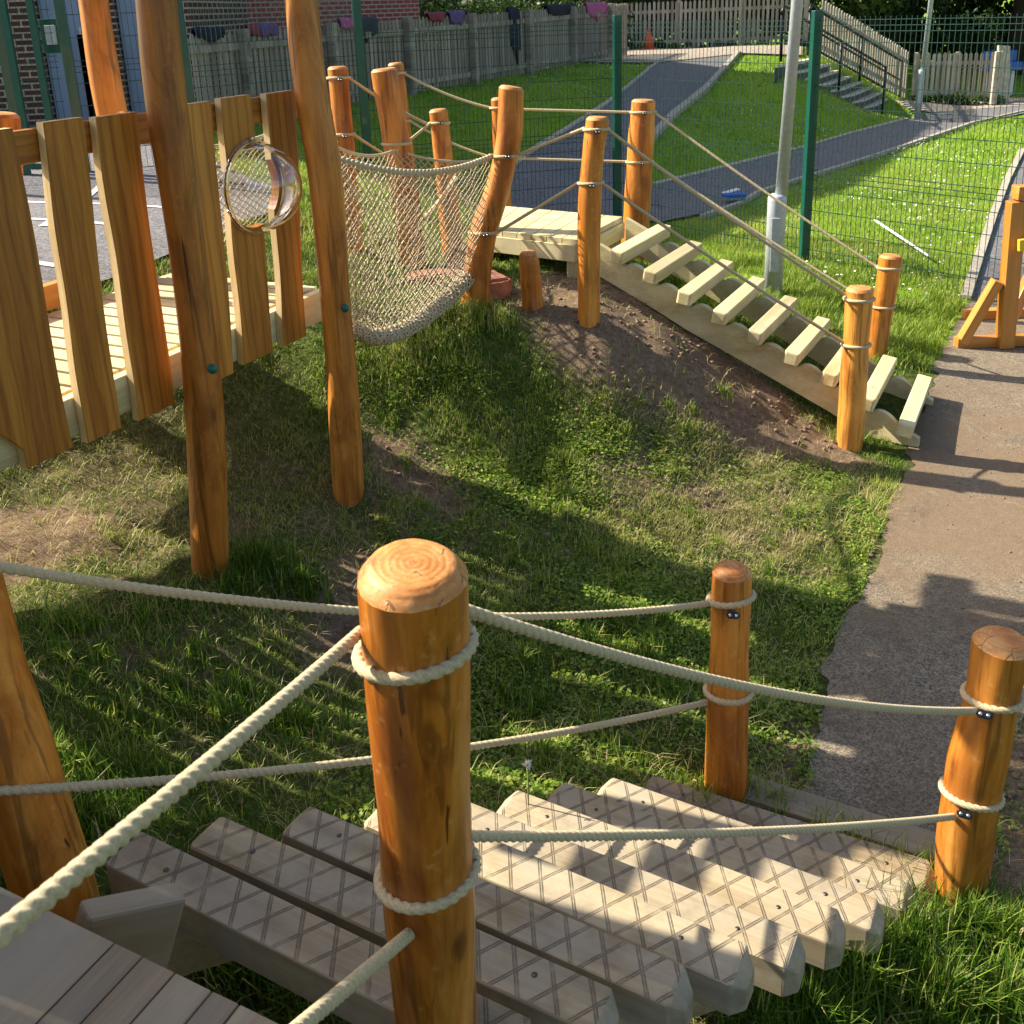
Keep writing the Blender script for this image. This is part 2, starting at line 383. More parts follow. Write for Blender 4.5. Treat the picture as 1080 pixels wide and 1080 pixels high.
class MB:
    """collects boxes / tubes in world space into one mesh"""
    def __init__(s): s.v = []; s.f = []; s.m = []
    def add(s, v, f, m=0):
        n = len(s.v); s.v += [tuple(a) for a in v]; s.f += [tuple(i+n for i in q) for q in f]; s.m += [m]*len(f)
    def box(s, c, ax, m=0):
        """c centre, ax three half-axis vectors"""
        c = Vector(c); a, b, d = [Vector(q) for q in ax]
        v = [c+sx_*a+sy_*b+sz_*d for sx_ in (-1, 1) for sy_ in (-1, 1) for sz_ in (-1, 1)]
        s.add(v, [(0, 1, 3, 2), (4, 6, 7, 5), (0, 4, 5, 1), (2, 3, 7, 6), (0, 2, 6, 4), (1, 5, 7, 3)], m)
    def bar(s, p0, p1, wd, ht, up=(0, 0, 1), m=0):
        x, y, z, Lh = frame_from(p0, p1, up)
        s.box((Vector(p0)+Vector(p1))/2, (x*Lh/2, y*wd/2, z*ht/2), m)
    def tube(s, pts, r, n=8, m=0, cap=True):
        P = [Vector(p) for p in pts]; rs = r if isinstance(r, (list, tuple)) else [r]*len(P)
        base = len(s.v); prev = None
        for i, p in enumerate(P):
            t = (P[min(i+1, len(P)-1)]-P[max(i-1, 0)]).normalized()
            u = (Vector((0, 0, 1)) if abs(t.z) < .9 else Vector((1, 0, 0))) if prev is None else prev
            a = (u - t*u.dot(t)).normalized(); b = t.cross(a); prev = a
            for k in range(n):
                th = 2*math.pi*k/n; s.v.append(tuple(p+(a*math.cos(th)+b*math.sin(th))*rs[i]))
        for i in range(len(P)-1):
            for k in range(n):
                k2 = (k+1) % n; s.f.append((base+i*n+k, base+i*n+k2, base+(i+1)*n+k2, base+(i+1)*n+k)); s.m.append(m)
        if cap:
            s.f.append(tuple(base+k for k in range(n))[::-1]); s.m.append(m)
            s.f.append(tuple(base+(len(P)-1)*n+k for k in range(n))); s.m.append(m)
    def build(s, name, mats, parent=None, loc=None, smooth=False):
        return mesh(name, s.v, s.f, mats, parent, loc, smooth, s.m if not isinstance(mats, str) else None)

# ------------------------------------------------------------------ terrain
def vnoise(x, y, s, seed=0):
    x = np.asarray(x)*s+seed*17.3; y = np.asarray(y)*s+seed*9.1
    xi = np.floor(x).astype(np.int64); yi = np.floor(y).astype(np.int64); fx = x-xi; fy = y-yi
    def h(a, b):
        n = (a*374761393+b*668265263+seed*974711) & 0x7fffffff; n = ((n ^ (n >> 13))*1274126177) & 0x7fffffff
        return ((n ^ (n >> 16)) & 0xffff)/65535.
    u = fx*fx*(3-2*fx); v = fy*fy*(3-2*fy)
    return (h(xi, yi)*(1-u)+h(xi+1, yi)*u)*(1-v)+(h(xi, yi+1)*(1-u)+h(xi+1, yi+1)*u)*v
ctrl = []
def cz(lst):
    for x, y, z in lst: ctrl.append(PZ(x, y, z))
def cw(lst):
    for p in lst: ctrl.append(np.array(p, float))
cz([(1000, 370, 0), (1080, 420, 0), (1000, 370, 0), (960, 480, 0), (930, 560, 0), (900, 640, 0), (872, 750, 0), (850, 830, 0), (1015, 945, 0), (1080, 600, 0), (1080, 850, 0), (1200, 500, 0), (1300, 800, 0), (1200, 350, 0),
    (922, 378, .05), (1040, 330, 0),
    (920, 119, .0), (934, 113, 0),
    # mound side under ramp and platform
    (621, 330, .85), (562, 322, .85), (505, 322, .85), (700, 300, .75), (760, 340, .45), (830, 400, .22), (890, 462, .05), (640, 390, .62), (560, 370, .72),
    (720, 470, .22), (800, 500, .08), (840, 560, .03), (600, 450, .38), (660, 520, .2), (760, 600, .05), (600, 600, .14), (500, 500, .33), (450, 440, .5), (430, 380, .75), (370, 350, .85),
    (500, 700, .12), (700, 700, .03), (800, 780, 0), (640, 790, .05), (367, 515, .31), (400, 600, .25), (300, 640, .28), (300, 740, .2), (400, 800, .15),
    (222, 612, .35), (120, 560, .45), (60, 520, .5), (0, 560, .55), (0, 700, .5), (100, 760, .4), (180, 850, .35), (-150, 560, .6),
    (250, 1020, .3), (900, 1020, .02), (1050, 1010, .02), (700, 1050, .12), (500, 1100, .2),
    (180, 470, .55), (300, 430, .6), (330, 380, .8), (440, 300, .85), (480, 285, .88)])
cw([(-2.5, 1, .8), (-1.2, .8, .85), (0, .4, .5), (-2.8, 2.4, .65), (1.0, .8, .1), (3, 0, 0), (-5, 3, .9), (-5, .5, .9),
    (-2.3, 5.4, 1.05), (-3.2, 5.0, 1.15), (-2.0, 6.4, 1.18), (-1.2, 7.3, 1.1), (-3.9, 8.2, 1.25), (-6, 6, 1.25), (-6, 10, 1.3), (-3, 11, 1.3), (-8, 13, 1.4), (-5.5, 13.2, 1.4),
    (0, 7.6, .95), (.8, 7.4, .85), (.3, 8.6, .7), (1.2, 8.6, .45), (1.1, 10, .25), (1.3, 12, .05), (-.9, 9.3, 1.0), (0, 10.5, .6),
    (1.9, 7.4, .4), (2.2, 8.9, .12), (3.0, 10.2, .12), (3.1, 8.3, .03), (2.9, 7.2, .04), (1.5, 7.9, .5)])
for x, y, D, z in [(440, 98, 16.5, 1.34), (210, 140, 12.6, 1.32), (560, 78, 20.5, 1.38), (645, 60, 24.8, 1.4)]:
    p = PD(x, y, D); p[2] = z; ctrl.append(p)
cz([(740, 54, 1.38), (830, 52, 1.38), (690, 75, 1.30), (540, 170, .72), (480, 130, 1.1), (600, 110, 1.08), (640, 150, .6), (700, 120, .8), (670, 200, .06), (700, 235, .0), (620, 200, .15),
    (770, 150, .30), (780, 110, .62), (780, 75, 1.15), (850, 125, .35), (940, 125, 0), (800, 180, .03), (860, 160, .02),
    (960, 112, 0), (1060, 108, -.02), (1000, 160, 0), (1080, 130, 0), (900, 220, .03), (1000, 250, 0), (850, 290, .12), (780, 240, .05), (940, 260, .03), (1200, 200, 0)])
cw([(0, 32, 1.45), (-8, 28, 1.45), (6, 32, 1.3), (12, 34, .4), (20, 34, 0), (14, 24, 0), (22, 15, 0), (30, 40, 0), (-25, 20, 1.5), (-25, 60, 1.5), (10, 80, .6), (60, 60, 0), (60, -10, 0), (-30, -10, 1.2), (0, -20, .3), (0, 150, .8), (150, 150, 0), (-150, 150, 1.2)])
SG0 = PZ(924, 110, .17); SG7 = PZ(838, 66.5, 1.36); SWV = PZ(941, 101.5, .17)-SG0
for k in range(8):
    q0_ = SG0+(SG7-SG0)*k/7
    for u_, dz_ in ((-.35, -.24), (-.08, -.30), (.5, -.50), (1.5, -.24)): q = q0_+SWV*u_; ctrl.append(np.array([q[0]+.12, q[1], q[2]+dz_]))
ctrl = np.array(ctrl); _C = ctrl[:, :2]; _c2 = .25**2
_K = np.sqrt(((_C[:, None]-_C[None])**2).sum(-1)+_c2) 
_n = len(_C)
_A = np.zeros((_n+1, _n+1)); _A[:_n, :_n] = _K - np.eye(_n)*.06; _A[:_n, _n] = 1; _A[_n, :_n] = 1
_w = np.linalg.solve(_A, np.append(ctrl[:, 2], 0))
def zbase(x, y):
    x = np.asarray(x, float); y = np.asarray(y, float); out = np.empty(x.size); X = x.ravel(); Y = y.ravel()
    for i in range(0, X.size, 20000):
        d = np.sqrt((X[i:i+20000, None]-_C[None, :, 0])**2+(Y[i:i+20000, None]-_C[None, :, 1])**2+_c2)
        out[i:i+20000] = d@_w[:_n]+_w[_n]
    return out.reshape(x.shape)
def G(x, y, zf=None):
    """where the ray through this photo point meets the ground"""
    d = ray(x, y); s = .8; prev = s
    while s < 80:
        p = CAM+d*s
        if p[2] < zbase(p[0], p[1]): break
        prev = s; s *= 1.02
    a, b = prev, s
    for _ in range(30):
        m_ = (a+b)/2; p = CAM+d*m_
        if p[2] < zbase(p[0], p[1]): b = m_
        else: a = m_
    p = CAM+d*b; p[2] = zbase(p[0], p[1]); return p
def inpoly(x, y, poly):
    x = np.asarray(x); y = np.asarray(y); c = np.zeros(x.shape, bool); n = len(poly)
    for i in range(n):
        x0, y0 = poly[i][:2]; x1, y1 = poly[(i+1) % n][:2]
        if y0 == y1: continue
        c ^= ((y0 > y) != (y1 > y)) & (x < (x1-x0)*(y-y0)/(y1-y0)+x0)
    return c
def pdist(x, y, poly, closed=True):
    """distance to polygon outline"""
    d = np.full(np.shape(x), 1e9); n = len(poly)
    for i in range(n if closed else n-1):
        a = np.array(poly[i][:2]); b = np.array(poly[(i+1) % n][:2]); ab = b-a; l = (ab**2).sum()+1e-12
        t = np.clip(((x-a[0])*ab[0]+(y-a[1])*ab[1])/l, 0, 1)
        d = np.minimum(d, np.hypot(x-a[0]-t*ab[0], y-a[1]-t*ab[1]))
    return d
def pz0(l): return [tuple(PZ(x, y, 0)[:2]) for x, y in l]
def gp(l, dense=False):
    if dense:
        o = []
        for (x0, y0), (x1, y1) in zip(l, l[1:]+l[:1]):
            k = max(1, int(math.hypot(x1-x0, y1-y0)/9)); o += [(x0+(x1-x0)*j/k, y0+(y1-y0)*j/k) for j in range(k)]
        l = o
    return [tuple(G(x, y)[:2]) for x, y in l]
def gl(l):
    o = []
    for (x0, y0), (x1, y1) in zip(l[:-1], l[1:]):
        k = max(1, int(math.hypot(x1-x0, y1-y0)/7)); o += [(x0+(x1-x0)*j/k, y0+(y1-y0)*j/k) for j in range(k)]
    return [tuple(G(x, y)[:2]) for x, y in o+[l[-1]]]
PATH = pz0([(1022, 316), (1005, 345), (985, 395), (966, 455), (950, 510), (932, 560), (912, 612), (893, 645), (878, 690), (868, 750), (856, 800), (845, 850), (835, 900), (900, 985), (980, 975), (1000, 950), (1022, 905), (1045, 820), (1085, 745)]) + [(3.2, 3.2), (7, 3.0), (7, 8.7)]
SOIL = [gp([(535, 318), (545, 296), (600, 285), (660, 300), (720, 330), (800, 385), (880, 455), (930, 490), (900, 500), (820, 480), (740, 455), (660, 430), (600, 395), (560, 360)]),
        gp([(385, 445), (430, 455), (490, 510), (505, 545), (470, 560), (400, 520), (380, 480)]),
        gp([(-40, 535), (60, 530), (125, 545), (130, 585), (70, 600), (0, 620), (-60, 620)]),
        gp([(420, 600), (380, 560), (300, 620), (330, 700), (390, 720), (420, 680)]),
        gp([(1045, 745), (1100, 740), (1140, 1080), (1000, 1080), (1000, 1000), (1030, 950)]),
        gp([(790, 840), (840, 840), (860, 760), (840, 760), (810, 790)])]
WIDE = gp([(694, 67), (640, 111), (600, 137), (560, 162), (525, 190), (505, 222), (600, 232), (700, 236), (765, 218), (800, 203), (800, 188), (735, 188), (700, 196), (672, 200), (672, 168), (692, 143), (712, 122), (745, 95), (779, 57)], True)
DIAG = gp([(690, 197), (735, 186), (845, 158), (900, 142), (965, 126), (985, 119), (1080, 112), (1200, 108), (1200, 112), (1080, 121), (1025, 132), (925, 166), (840, 193), (800, 206), (770, 222), (700, 236)], True)
TERR = gp([(600, 66), (645, 54.5), (740, 51.5), (848, 49), (846, 60), (785, 58), (779, 58.5), (694, 68), (640, 68)], True)
TERR2 = gp([(944, 108), (1000, 106), (1090, 105), (1200, 101), (1200, 109), (1080, 113), (985, 120), (960, 118)], True)
SIDE = gp([(1022, 318), (1037, 272), (1052, 228), (1066, 192), (1082, 160), (1092, 138), (1300, 120), (1300, 330)], True)
YARD = [(-1.75, 7.6), (-2.3, 6.0), (-2.75, 5.3), (-4.2, 4.4), (-9, 4.2), (-12, 13.3), (-4.2, 13.3), (-3.0, 10.5), (-2.0, 9)]
pathmask = lambda x, y: inpoly(x, y, PATH)
def pathfade(x, y):
    f = np.ones(np.shape(x))
    for P in (PATH, WIDE, DIAG, TERR, TERR2, SIDE, YARD):
        d = pdist(x, y, P); ins = inpoly(x, y, P)
        f = np.minimum(f, np.where(ins, 0, np.clip(d/.25, 0, 1)))
    return f
def zt(x, y):
    x = np.asarray(x, float); y = np.asarray(y, float)
    f = pathfade(x, y)
    n = (vnoise(x, y, 1.6, 1)-.5)*.09+(vnoise(x, y, 4.5, 2)-.5)*.05+(vnoise(x, y, 11, 3)-.5)*.028+(vnoise(x, y, 27, 4)-.5)*.014
    far = np.clip(1-(np.hypot(x, y)-7)/5, .15, 1)
    return zbase(x, y)+n*f*far
def axis(lo, hi, step, outer, g=1.18):
    a = list(np.arange(lo, hi+1e-6, step)); s = step; v = hi
    while v < outer: s *= g; v += s; a.append(v)
    s = step; v = lo; b = []
    while v > -outer: s *= g; v -= s; b.append(v)
    return np.array(b[::-1]+a)
xs = axis(-3.4, 3.2, .035, 420); ys = axis(.6, 9.0, .035, 420)
xs = np.sort(np.concatenate([xs, np.arange(3.4, 12, .4)])); ys = np.sort(np.concatenate([ys, np.arange(10, 30, .5)]))
GXX, GYY = np.meshgrid(xs, ys); ZZ = zt(GXX, GYY)
nx, ny = len(xs), len(ys)
idx = np.arange(nx*ny).reshape(ny, nx)
fc = np.stack([idx[:-1, :-1], idx[:-1, 1:], idx[1:, 1:], idx[1:, :-1]], -1).reshape(-1, 4)
def softmask(x, y, polys, wd=.12, amt=1.):
    m_ = np.zeros(np.shape(x))
    for P in polys:
        d = pdist(x, y, P); ins = inpoly(x, y, P); m_ = np.maximum(m_, np.clip(np.where(ins, .5+d/wd, .5-d/wd), 0, 1))
    return m_*amt
def dirtmask(x, y):
    m_ = softmask(x, y, SOIL, .3)
    m_ = np.maximum(m_, .55*softmask(x, y, [PATH], .3))
    n_ = vnoise(x, y, 5.5, 71)*.6+vnoise(x, y, 14, 72)*.4
    m_ = np.maximum(m_, .62*np.clip((n_-.50)*7, 0, 1)*np.clip(1.5-1.2*np.hypot((x-1.1)/1.1, (y-5.0)/1.0), 0, 1))
    m_ = np.maximum(m_, .60*np.clip((n_-.52)*7, 0, 1)*np.clip(1.6-1.1*np.hypot((x+1.1)/1.4, (y-3.9)/1.2), 0, 1))
    # scuffed ground under the walkway and beneath the steps
    m_ = np.maximum(m_, .55*np.clip(1-np.hypot((x+1.9)/1.2, (y-4.6)/1.3), 0, 1)**.5)
    m_ = np.maximum(m_, .6*np.clip(1.6-1.6*np.hypot((x-.2)/1.3, (y-1.9)/.7), 0, 1))
    return m_
def drymask(x, y):
    m_ = .55*np.clip(1.4-np.hypot((x+1.45)/1.2, (y-4.2)/1.2), 0, 1)
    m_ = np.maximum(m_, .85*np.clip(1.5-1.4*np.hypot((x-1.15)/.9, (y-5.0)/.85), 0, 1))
    m_ = np.maximum(m_, .8*np.clip(1.3-np.hypot((x+1.9)/.5, (y-4.1)/.4), 0, 1))
    m_ = np.maximum(m_, .4*np.clip(1.3-np.hypot((x+.3)/1.2, (y-3.0)/.5), 0, 1))
    return m_
def lawnmask(x, y): return np.clip((np.maximum(y-8.0, (x-2.9)*2)), 0, 1)*np.clip((y-6.6)*2, 0, 1)
fx_, fy_ = GXX.ravel(), GYY.ravel()
near = (np.abs(fx_) < 8) & (fy_ > -1) & (fy_ < 12)
dirt = np.zeros(fx_.size); dirt[near] = dirtmask(fx_[near], fy_[near])
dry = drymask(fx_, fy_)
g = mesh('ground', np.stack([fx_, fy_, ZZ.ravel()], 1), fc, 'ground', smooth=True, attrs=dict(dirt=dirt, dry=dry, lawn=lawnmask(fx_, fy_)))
tag(g, kind='structure')

def sheet(name, poly, m, dz, step=.25, attrs_f=None):
    bm = bmesh.new(); vs = [bm.verts.new((p[0], p[1], 0)) for p in poly]; bm.faces.new(vs)
    x0, x1 = min(p[0] for p in poly), max(p[0] for p in poly); y0, y1 = min(p[1] for p in poly), max(p[1] for p in poly)
    for k in range(1, int((x1-x0)/step)+1):
        bmesh.ops.bisect_plane(bm, geom=list(bm.verts)+list(bm.edges)+list(bm.faces), plane_co=(x0+k*step, 0, 0), plane_no=(1, 0, 0))
    for k in range(1, int((y1-y0)/step)+1):
        bmesh.ops.bisect_plane(bm, geom=list(bm.verts)+list(bm.edges)+list(bm.faces), plane_co=(0, y0+k*step, 0), plane_no=(0, 1, 0))
    bmesh.ops.recalc_face_normals(bm, faces=bm.faces)
    if bm.faces[:] and bm.faces[0].normal.z < 0: bmesh.ops.reverse_faces(bm, faces=bm.faces[:])
    me = bpy.data.meshes.new(name); bm.to_mesh(me); bm.free()
    co = np.empty(len(me.vertices)*3); me.vertices.foreach_get('co', co); co = co.reshape(-1, 3)
    co[:, 2] = zbase(co[:, 0], co[:, 1])+dz; me.vertices.foreach_set('co', co.ravel()); me.update()
    me.materials.append(MATS[m]); o = bpy.data.objects.new(name, me); COL.objects.link(o)
    me.polygons.foreach_set('use_smooth', np.ones(len(me.polygons), bool))
    if attrs_f is not None:
        at = me.attributes.new('dirt', 'FLOAT', 'POINT'); at.data.foreach_set('value', attrs_f(co[:, 0], co[:, 1]).astype(np.float32))
    return tag(o, kind='structure')
# ragged left edge for the near path
def ragged(poly, amp, n0, n1, seed):
    out = []
    for i, p in enumerate(poly):
        q = poly[(i+1) % len(poly)]; out.append(p)
        if n0 <= i < n1:
            k = max(2, int(math.hypot(q[0]-p[0], q[1]-p[1])/.06))
            for j in range(1, k):
                t = j/k; x = p[0]*(1-t)+q[0]*t; y = p[1]*(1-t)+q[1]*t
                out.append((x+(float(vnoise(x, y, 9, seed))-.5)*amp+(float(vnoise(x, y, 30, seed))-.5)*amp*.5, y))
    return out
pd_ = lambda x, y: .95*np.clip(1.35-np.hypot((x-2.5)/1.2, (y-5.3)/1.4), 0, 1)
sheet('path', ragged(PATH, .10, 0, 13, 5), 'path', .008, .12, pd_)
sheet('wide_path', WIDE, 'farpath', .03); sheet('diagonal_path', DIAG, 'farpath', .038)
sheet('terrace_paving', TERR, 'terrace', .046); sheet('lower_paving', TERR2, 'terrace', .046)
sheet('side_path', SIDE, 'farpath', .02, .4)
sheet('rear_yard', [(-5.5, 9.5), (-3.9, 12.7), (2.9, 26.1), (4, 30), (-3, 31), (-12, 14)], 'farpath', .02, .5)
sheet('tarmac_yard', YARD, 'farpath', .03, .3)
def strip(name, pts, wd, dz, m, h=None):
    P = [np.array(p[:2]) for p in pts]; mb = MB()
    Q = []
    for a, b in zip(P[:-1], P[1:]):
        k = max(1, int(np.linalg.norm(b-a)/.3))
        for j in range(k): Q.append(a+(b-a)*j/k)
    Q.append(P[-1])
    L_, R_ = [], []
    for i, q in enumerate(Q):
        t = Q[min(i+1, len(Q)-1)]-Q[max(i-1, 0)]; t /= np.linalg.norm(t)+1e-9; n = np.array([-t[1], t[0]])
        L_.append(q+n*wd/2); R_.append(q-n*wd/2)
    for i in range(len(Q)-1):
        vs = [L_[i], R_[i], R_[i+1], L_[i+1]]; z = [float(zbase(*v)) for v in vs]
        top = [(v[0], v[1], zz+dz) for v, zz in zip(vs, z)]
        if h is None: mb.add(top, [(0, 1, 2, 3)])
        else:
            bot = [(v[0], v[1], zz-.1) for v, zz in zip(vs, z)]
            mb.add(top+bot, [(0, 1, 2, 3), (0, 4, 5, 1), (2, 6, 7, 3)] + ([(0, 3, 7, 4)]) + [(1, 5, 6, 2)])
    o = mb.build(name, m); return tag(o, kind='structure')
strip('kerb', gl([(779, 57), (745, 95), (712, 122), (692, 143), (672, 166)]), .10, .09, 'edging', 1)
strip('kerb', gl([(694, 67), (640, 111), (600, 137), (560, 162), (525, 190)]), .06, .06, 'edging', 1)
strip('kerb', gl([(690, 197), (735, 186), (845, 158), (900, 142), (962, 126)]), .06, .06, 'edging', 1)
strip('kerb', gl([(1082, 118.5), (1025, 132), (925, 166), (840, 193), (800, 206), (780, 218), (740, 232)]), .07, .07, 'edging', 1)
strip('kerb', gl([(1018, 318), (1033, 272), (1048, 228), (1062, 192), (1078, 160)]), .09, .06, 'edging', 1)
for pts in ([(-6.2, 9.2), (-2.4, 7.7)], [(-5.8, 8.3), (-2.6, 7.0)], [(-3.6, 9.4), (-3.2, 7.0)], [(-5.2, 6.6), (-2.7, 6.0)]):
    strip('yard_marking', pts, .06, .036, 'line')
# painted curve on the yard
strip('yard_marking', [(-3.55+.8*math.cos(a), 7.6+.8*math.sin(a)) for a in np.linspace(2.6, 4.9, 12)], .06, .040, 'line')

# ------------------------------------------------------------------ round timber posts
POSTS = {}
def post(key, label, base, top, r0, r1, bend=(0, 0), wob=.006, name='timber_post', cat='post', group='rope course posts', m='post', sides=28, ch=.014, sink=.12, parent=None, S=None, trace=None):
    base = Vector(base); top = Vector(top); ax = top-base
    n = max(10, int(ax.length/.05)); V = []; Fc = []; mi = []
    perp = Vector((-ax.z, 0, ax.x)).normalized() if abs(ax.z) > 0 else Vector((1, 0, 0))
    perp2 = ax.cross(perp).normalized(); sd_ = sum(map(ord, key))
    if trace is not None:
        # axis through measured points, all in the post's own upright plane
        tp = [Vector(PY(x, y, base.y+(top.y-base.y)*0)) for x, y in trace]; tz = [(q.z-base.z)/ax.z for q in tp]
        offs = [q.x-(base.x+ax.x*k) for q, k in zip(tp, tz)]; o_ = sorted(zip(tz, offs))
        if o_[0][0] > 0.02: o_ = [(0., 0.)]+o_
        if o_[-1][0] < .98: o_ = o_+[(1., o_[-1][1])]
        TX = [a_[0] for a_ in o_]; TO = [a_[1] for a_ in o_]
    def centre(t):
        if trace is not None:
            v_ = sum(float(np.interp(t+h_, TX, TO)) for h_ in (-.05, -.025, 0, .025, .05))/5
            return base+ax*t+Vector((v_, 0, 0))
        if S: b = S[0]*math.sin(2*math.pi*t*S[1]+S[2])
        else: b = 0
        k = math.sin(math.pi*max(0, min(1, t)))
        return base+ax*t+perp*(bend[0]*k+b)+perp2*(bend[1]*k)
    def rad(t): return r0+(r1-r0)*t+.5*wob*math.sin(7*t+sd_)+.4*wob*math.sin(17*t+2*sd_)
    rings = [(-sink/ax.length, 1)]+[(i/n, 1) for i in range(n) if i/n < 1-1.6*ch/ax.length]+[(1-1.25*ch/ax.length, 1), (1-.5*ch/ax.length, 1-.55*ch/r1), (1-.08*ch/ax.length, 1-1.05*ch/r1), (1, 1-1.25*ch/r1)]
    ang = [2*math.pi*k/sides for k in range(sides)]
    fac = [1+random.uniform(-.012, .012) for _ in ang]
    for t, s in rings:
        c = centre(t); r = rad(min(t, 1))*s
        for k, a in enumerate(ang):
            lump = 1+.018*math.sin(3*a+sd_+5*t)+.012*math.sin(2*a-sd_*.7-9*t)
            V.append(c+(perp*math.cos(a)+perp2*math.sin(a))*r*lump*fac[k])
    nr = len(rings)
    for i in range(nr-1):
        for k in range(sides):
            k2 = (k+1) % sides; Fc.append((i*sides+k, i*sides+k2, (i+1)*sides+k2, (i+1)*sides+k)); mi.append(1 if i >= nr-4 else 0)
    V.append(centre(1)+ax.normalized()*.002); Fc += [((nr-1)*sides+k, (nr-1)*sides+(k+1) % sides, len(V)-1) for k in range(sides)]; mi += [1]*sides
    root = None
    RA = []
    for t, s in rings: RA += [1.0 if t < 1-1.3*ch/ax.length else s]*sides
    RA.append(0.)
    o = mesh(name, [tuple(v) for v in V], Fc, [m, 'posttop'], parent, tuple(base), True, mi, attrs=dict(ring=RA))
    bm = bmesh.new(); bm.from_mesh(o.data); bmesh.ops.recalc_face_normals(bm, faces=bm.faces)
    for e in bm.edges:
        if len(e.link_faces) == 2 and {f.material_index for f in e.link_faces} == {0, 1}: e.smooth = False
    bm.to_mesh(o.data); bm.free()
    if not parent: tag(o, label, cat, group)
    POSTS[key] = (centre, rad, base, top)
    return o
def at_z(key, z):
    c, r, b, t = POSTS[key]; k = (z-b.z)/(t.z-b.z); return c(k), r(max(0, min(1, k)))
def at_px(key, x, y):
    """point on the post's axis whose height matches the photo row y at that post"""
    c, r, b, t = POSTS[key]; best = min((abs(proj(c(k/200))[1]-y), k/200) for k in range(201)); k = best[1]; return c(k), r(k)
def proj(p):
    v = np.array(p, float)-CAM; d = v@FWD; return CX+F*(v@RIGHT)/d, CY-F*(v@UP)/d, d
def rpx(px, p): return px/2*proj(p)[2]/F

pmain_t = PD(434, 594, 1.5)
post('main', 'thick honey-coloured foreground post with a pale sawn top and two ropes tied round it', PD(469, 1180, 2.05), pmain_t, .076, .083, (.004, 0), .004, sides=48, ch=.019)
b = PZ(765, 840, .0); post('p770', 'upright orange post at the far corner of the stepped treads, beside the tarmac path', b, PY(772, 597, b[1]), rpx(44, b), rpx(41, b)*.93, (.0, 0), .004, ch=.02)
b = PZ(1011, 948, .0); post('p1035', 'reddish leaning post beside the tarmac path at the right end of the stepped treads', b, PY(1058, 671, b[1]), rpx(54, b), rpx(58, b)*.9, (0, 0), .006, sides=36, ch=.02, trace=[(1058, 671), (1046, 740), (1031, 800), (1020, 860), (1011, 948)])
b = PZ(896, 467, .04); post('p905', 'dark orange post standing at the near side of the foot of the pine ladder ramp', b, PY(907, 303, b[1]), rpx(27, b), rpx(27, b), (0, 0), .004)
b = PZ(922, 383, .05); post('p925', 'paler post leaning right behind the foot of the pine ladder ramp', b, PY(940, 269, b[1]), rpx(21, b), rpx(22, b), (0, 0), .004)
b = PZ(621, 332, .85); post('p625', 'tall slim post standing in bare soil in front of the pine platform', b, PY(631, 123, b[1]), rpx(24, b), rpx(23, b), (0, 0), .003, trace=[(631, 123), (627, 150), (623, 190), (621, 250), (621, 332)])
b = PZ(669, 262, .75); post('p675', 'stout post with a lit flank at the back right corner of the pine platform', b, PY(679, 105, b[1]), rpx(29, b), rpx(26, b)*.95, (0, 0), .005)
b = PZ(505, 325, .85); post('p530', 'crooked post between the rope net and the pine platform', b, PY(539, 91, b[1]), rpx(29, b), rpx(27, b)*.93, (0, 0), .006, trace=[(539, 91), (538, 140), (534, 163), (525, 200), (510, 243), (503, 290), (501, 325)])
b = PZ(532, 250, .85); post('p528', 'slim post half hidden behind the crooked post', b, PY(526, 103, b[1]), rpx(18, b), rpx(16, b), (0, 0), .004)
b = PZ(437, 290, .85); post('p415', 'pale golden thick post leaning left, standing inside the rope net run', b, PY(405, 72, b[1]), rpx(29, b), rpx(28, b)*.92, (0, 0), .005, trace=[(405, 72), (418, 150), (428, 220), (437, 290)])
b = PZ(480, 280, .86); post('p465', 'short golden post just right of the pale leaning one behind the net', b, PY(462, 115, b[1]), rpx(24, b), rpx(20, b)*.92, (0, 0), .004)
b = PD(436, 230, 8.6); post('p419', 'weathered brown post behind the pale leaning one, its top only just higher', b, PY(417, 66, b[1]), rpx(18, b), rpx(16, b), (0, 0), .004)
b = PZ(372, 262, 1.05); post('p355', 'brown post with two ropes just behind the tall pole at the end of the walkway', b, PY(356, 70, b[1]), rpx(22, b), rpx(21, b), (0, 0), .004)
b = PZ(562, 322, .86); post('stump', 'knee-high post stub with no rope, set in soil before the pine platform', b, PY(557, 265, b[1]), rpx(24, b), rpx(19, b), (0, 0), .006, cat='post')
b = PZ(70, 975, .62); post('left', 'broad golden leaning post at the left edge, rising past the corner of the grey deck', b, PY(-62, 560, b[1]*1.02), .086, .083, (0, 0), .004, sides=40, ch=.02)
b = PY(14, 330, 5.2); post('stub', 'squat orange post top poking above the leftmost guard boards', b, PY(2, 119, 5.2), .085, .08, (0, 0), .003, group=None)

# crooked post has no notches; dark marks on its left flank are net shadow
# tall poles
def pole(key, label, basepx, Y, toppx, w0, w1, S=None, extra=1.45, trace=None):
    b = np.array(PY(*basepx, Y)); t = np.array(PY(*toppx, Y)); t = b+(t-b)*extra
    return post(key, label, b, t, w0/2*proj(b)[2]/F, w1/2*proj(b)[2]/F, (0, 0), .007, name='round_pole', cat='pole', group='tall roof poles beside the walkway', m='pole', S=None, sides=32, trace=trace)
pa = pole('A', 'tall varnished pole in front of the guard boards, left of the clear dome', (221, 605), 3.95, (165, 0), 39, 33, trace=[(165, 0), (173, 100), (189, 200), (202, 300), (214, 400), (219, 500), (222, 605)])
pb = pole('B', 'tall varnished pole at the right hand end of the walkway beside the net', (367, 515), 4.78, (320, 0), 33, 28, extra=1.5, trace=[(318, 0), (327, 100), (340, 155), (346, 210), (352, 300), (361, 400), (367, 515)])
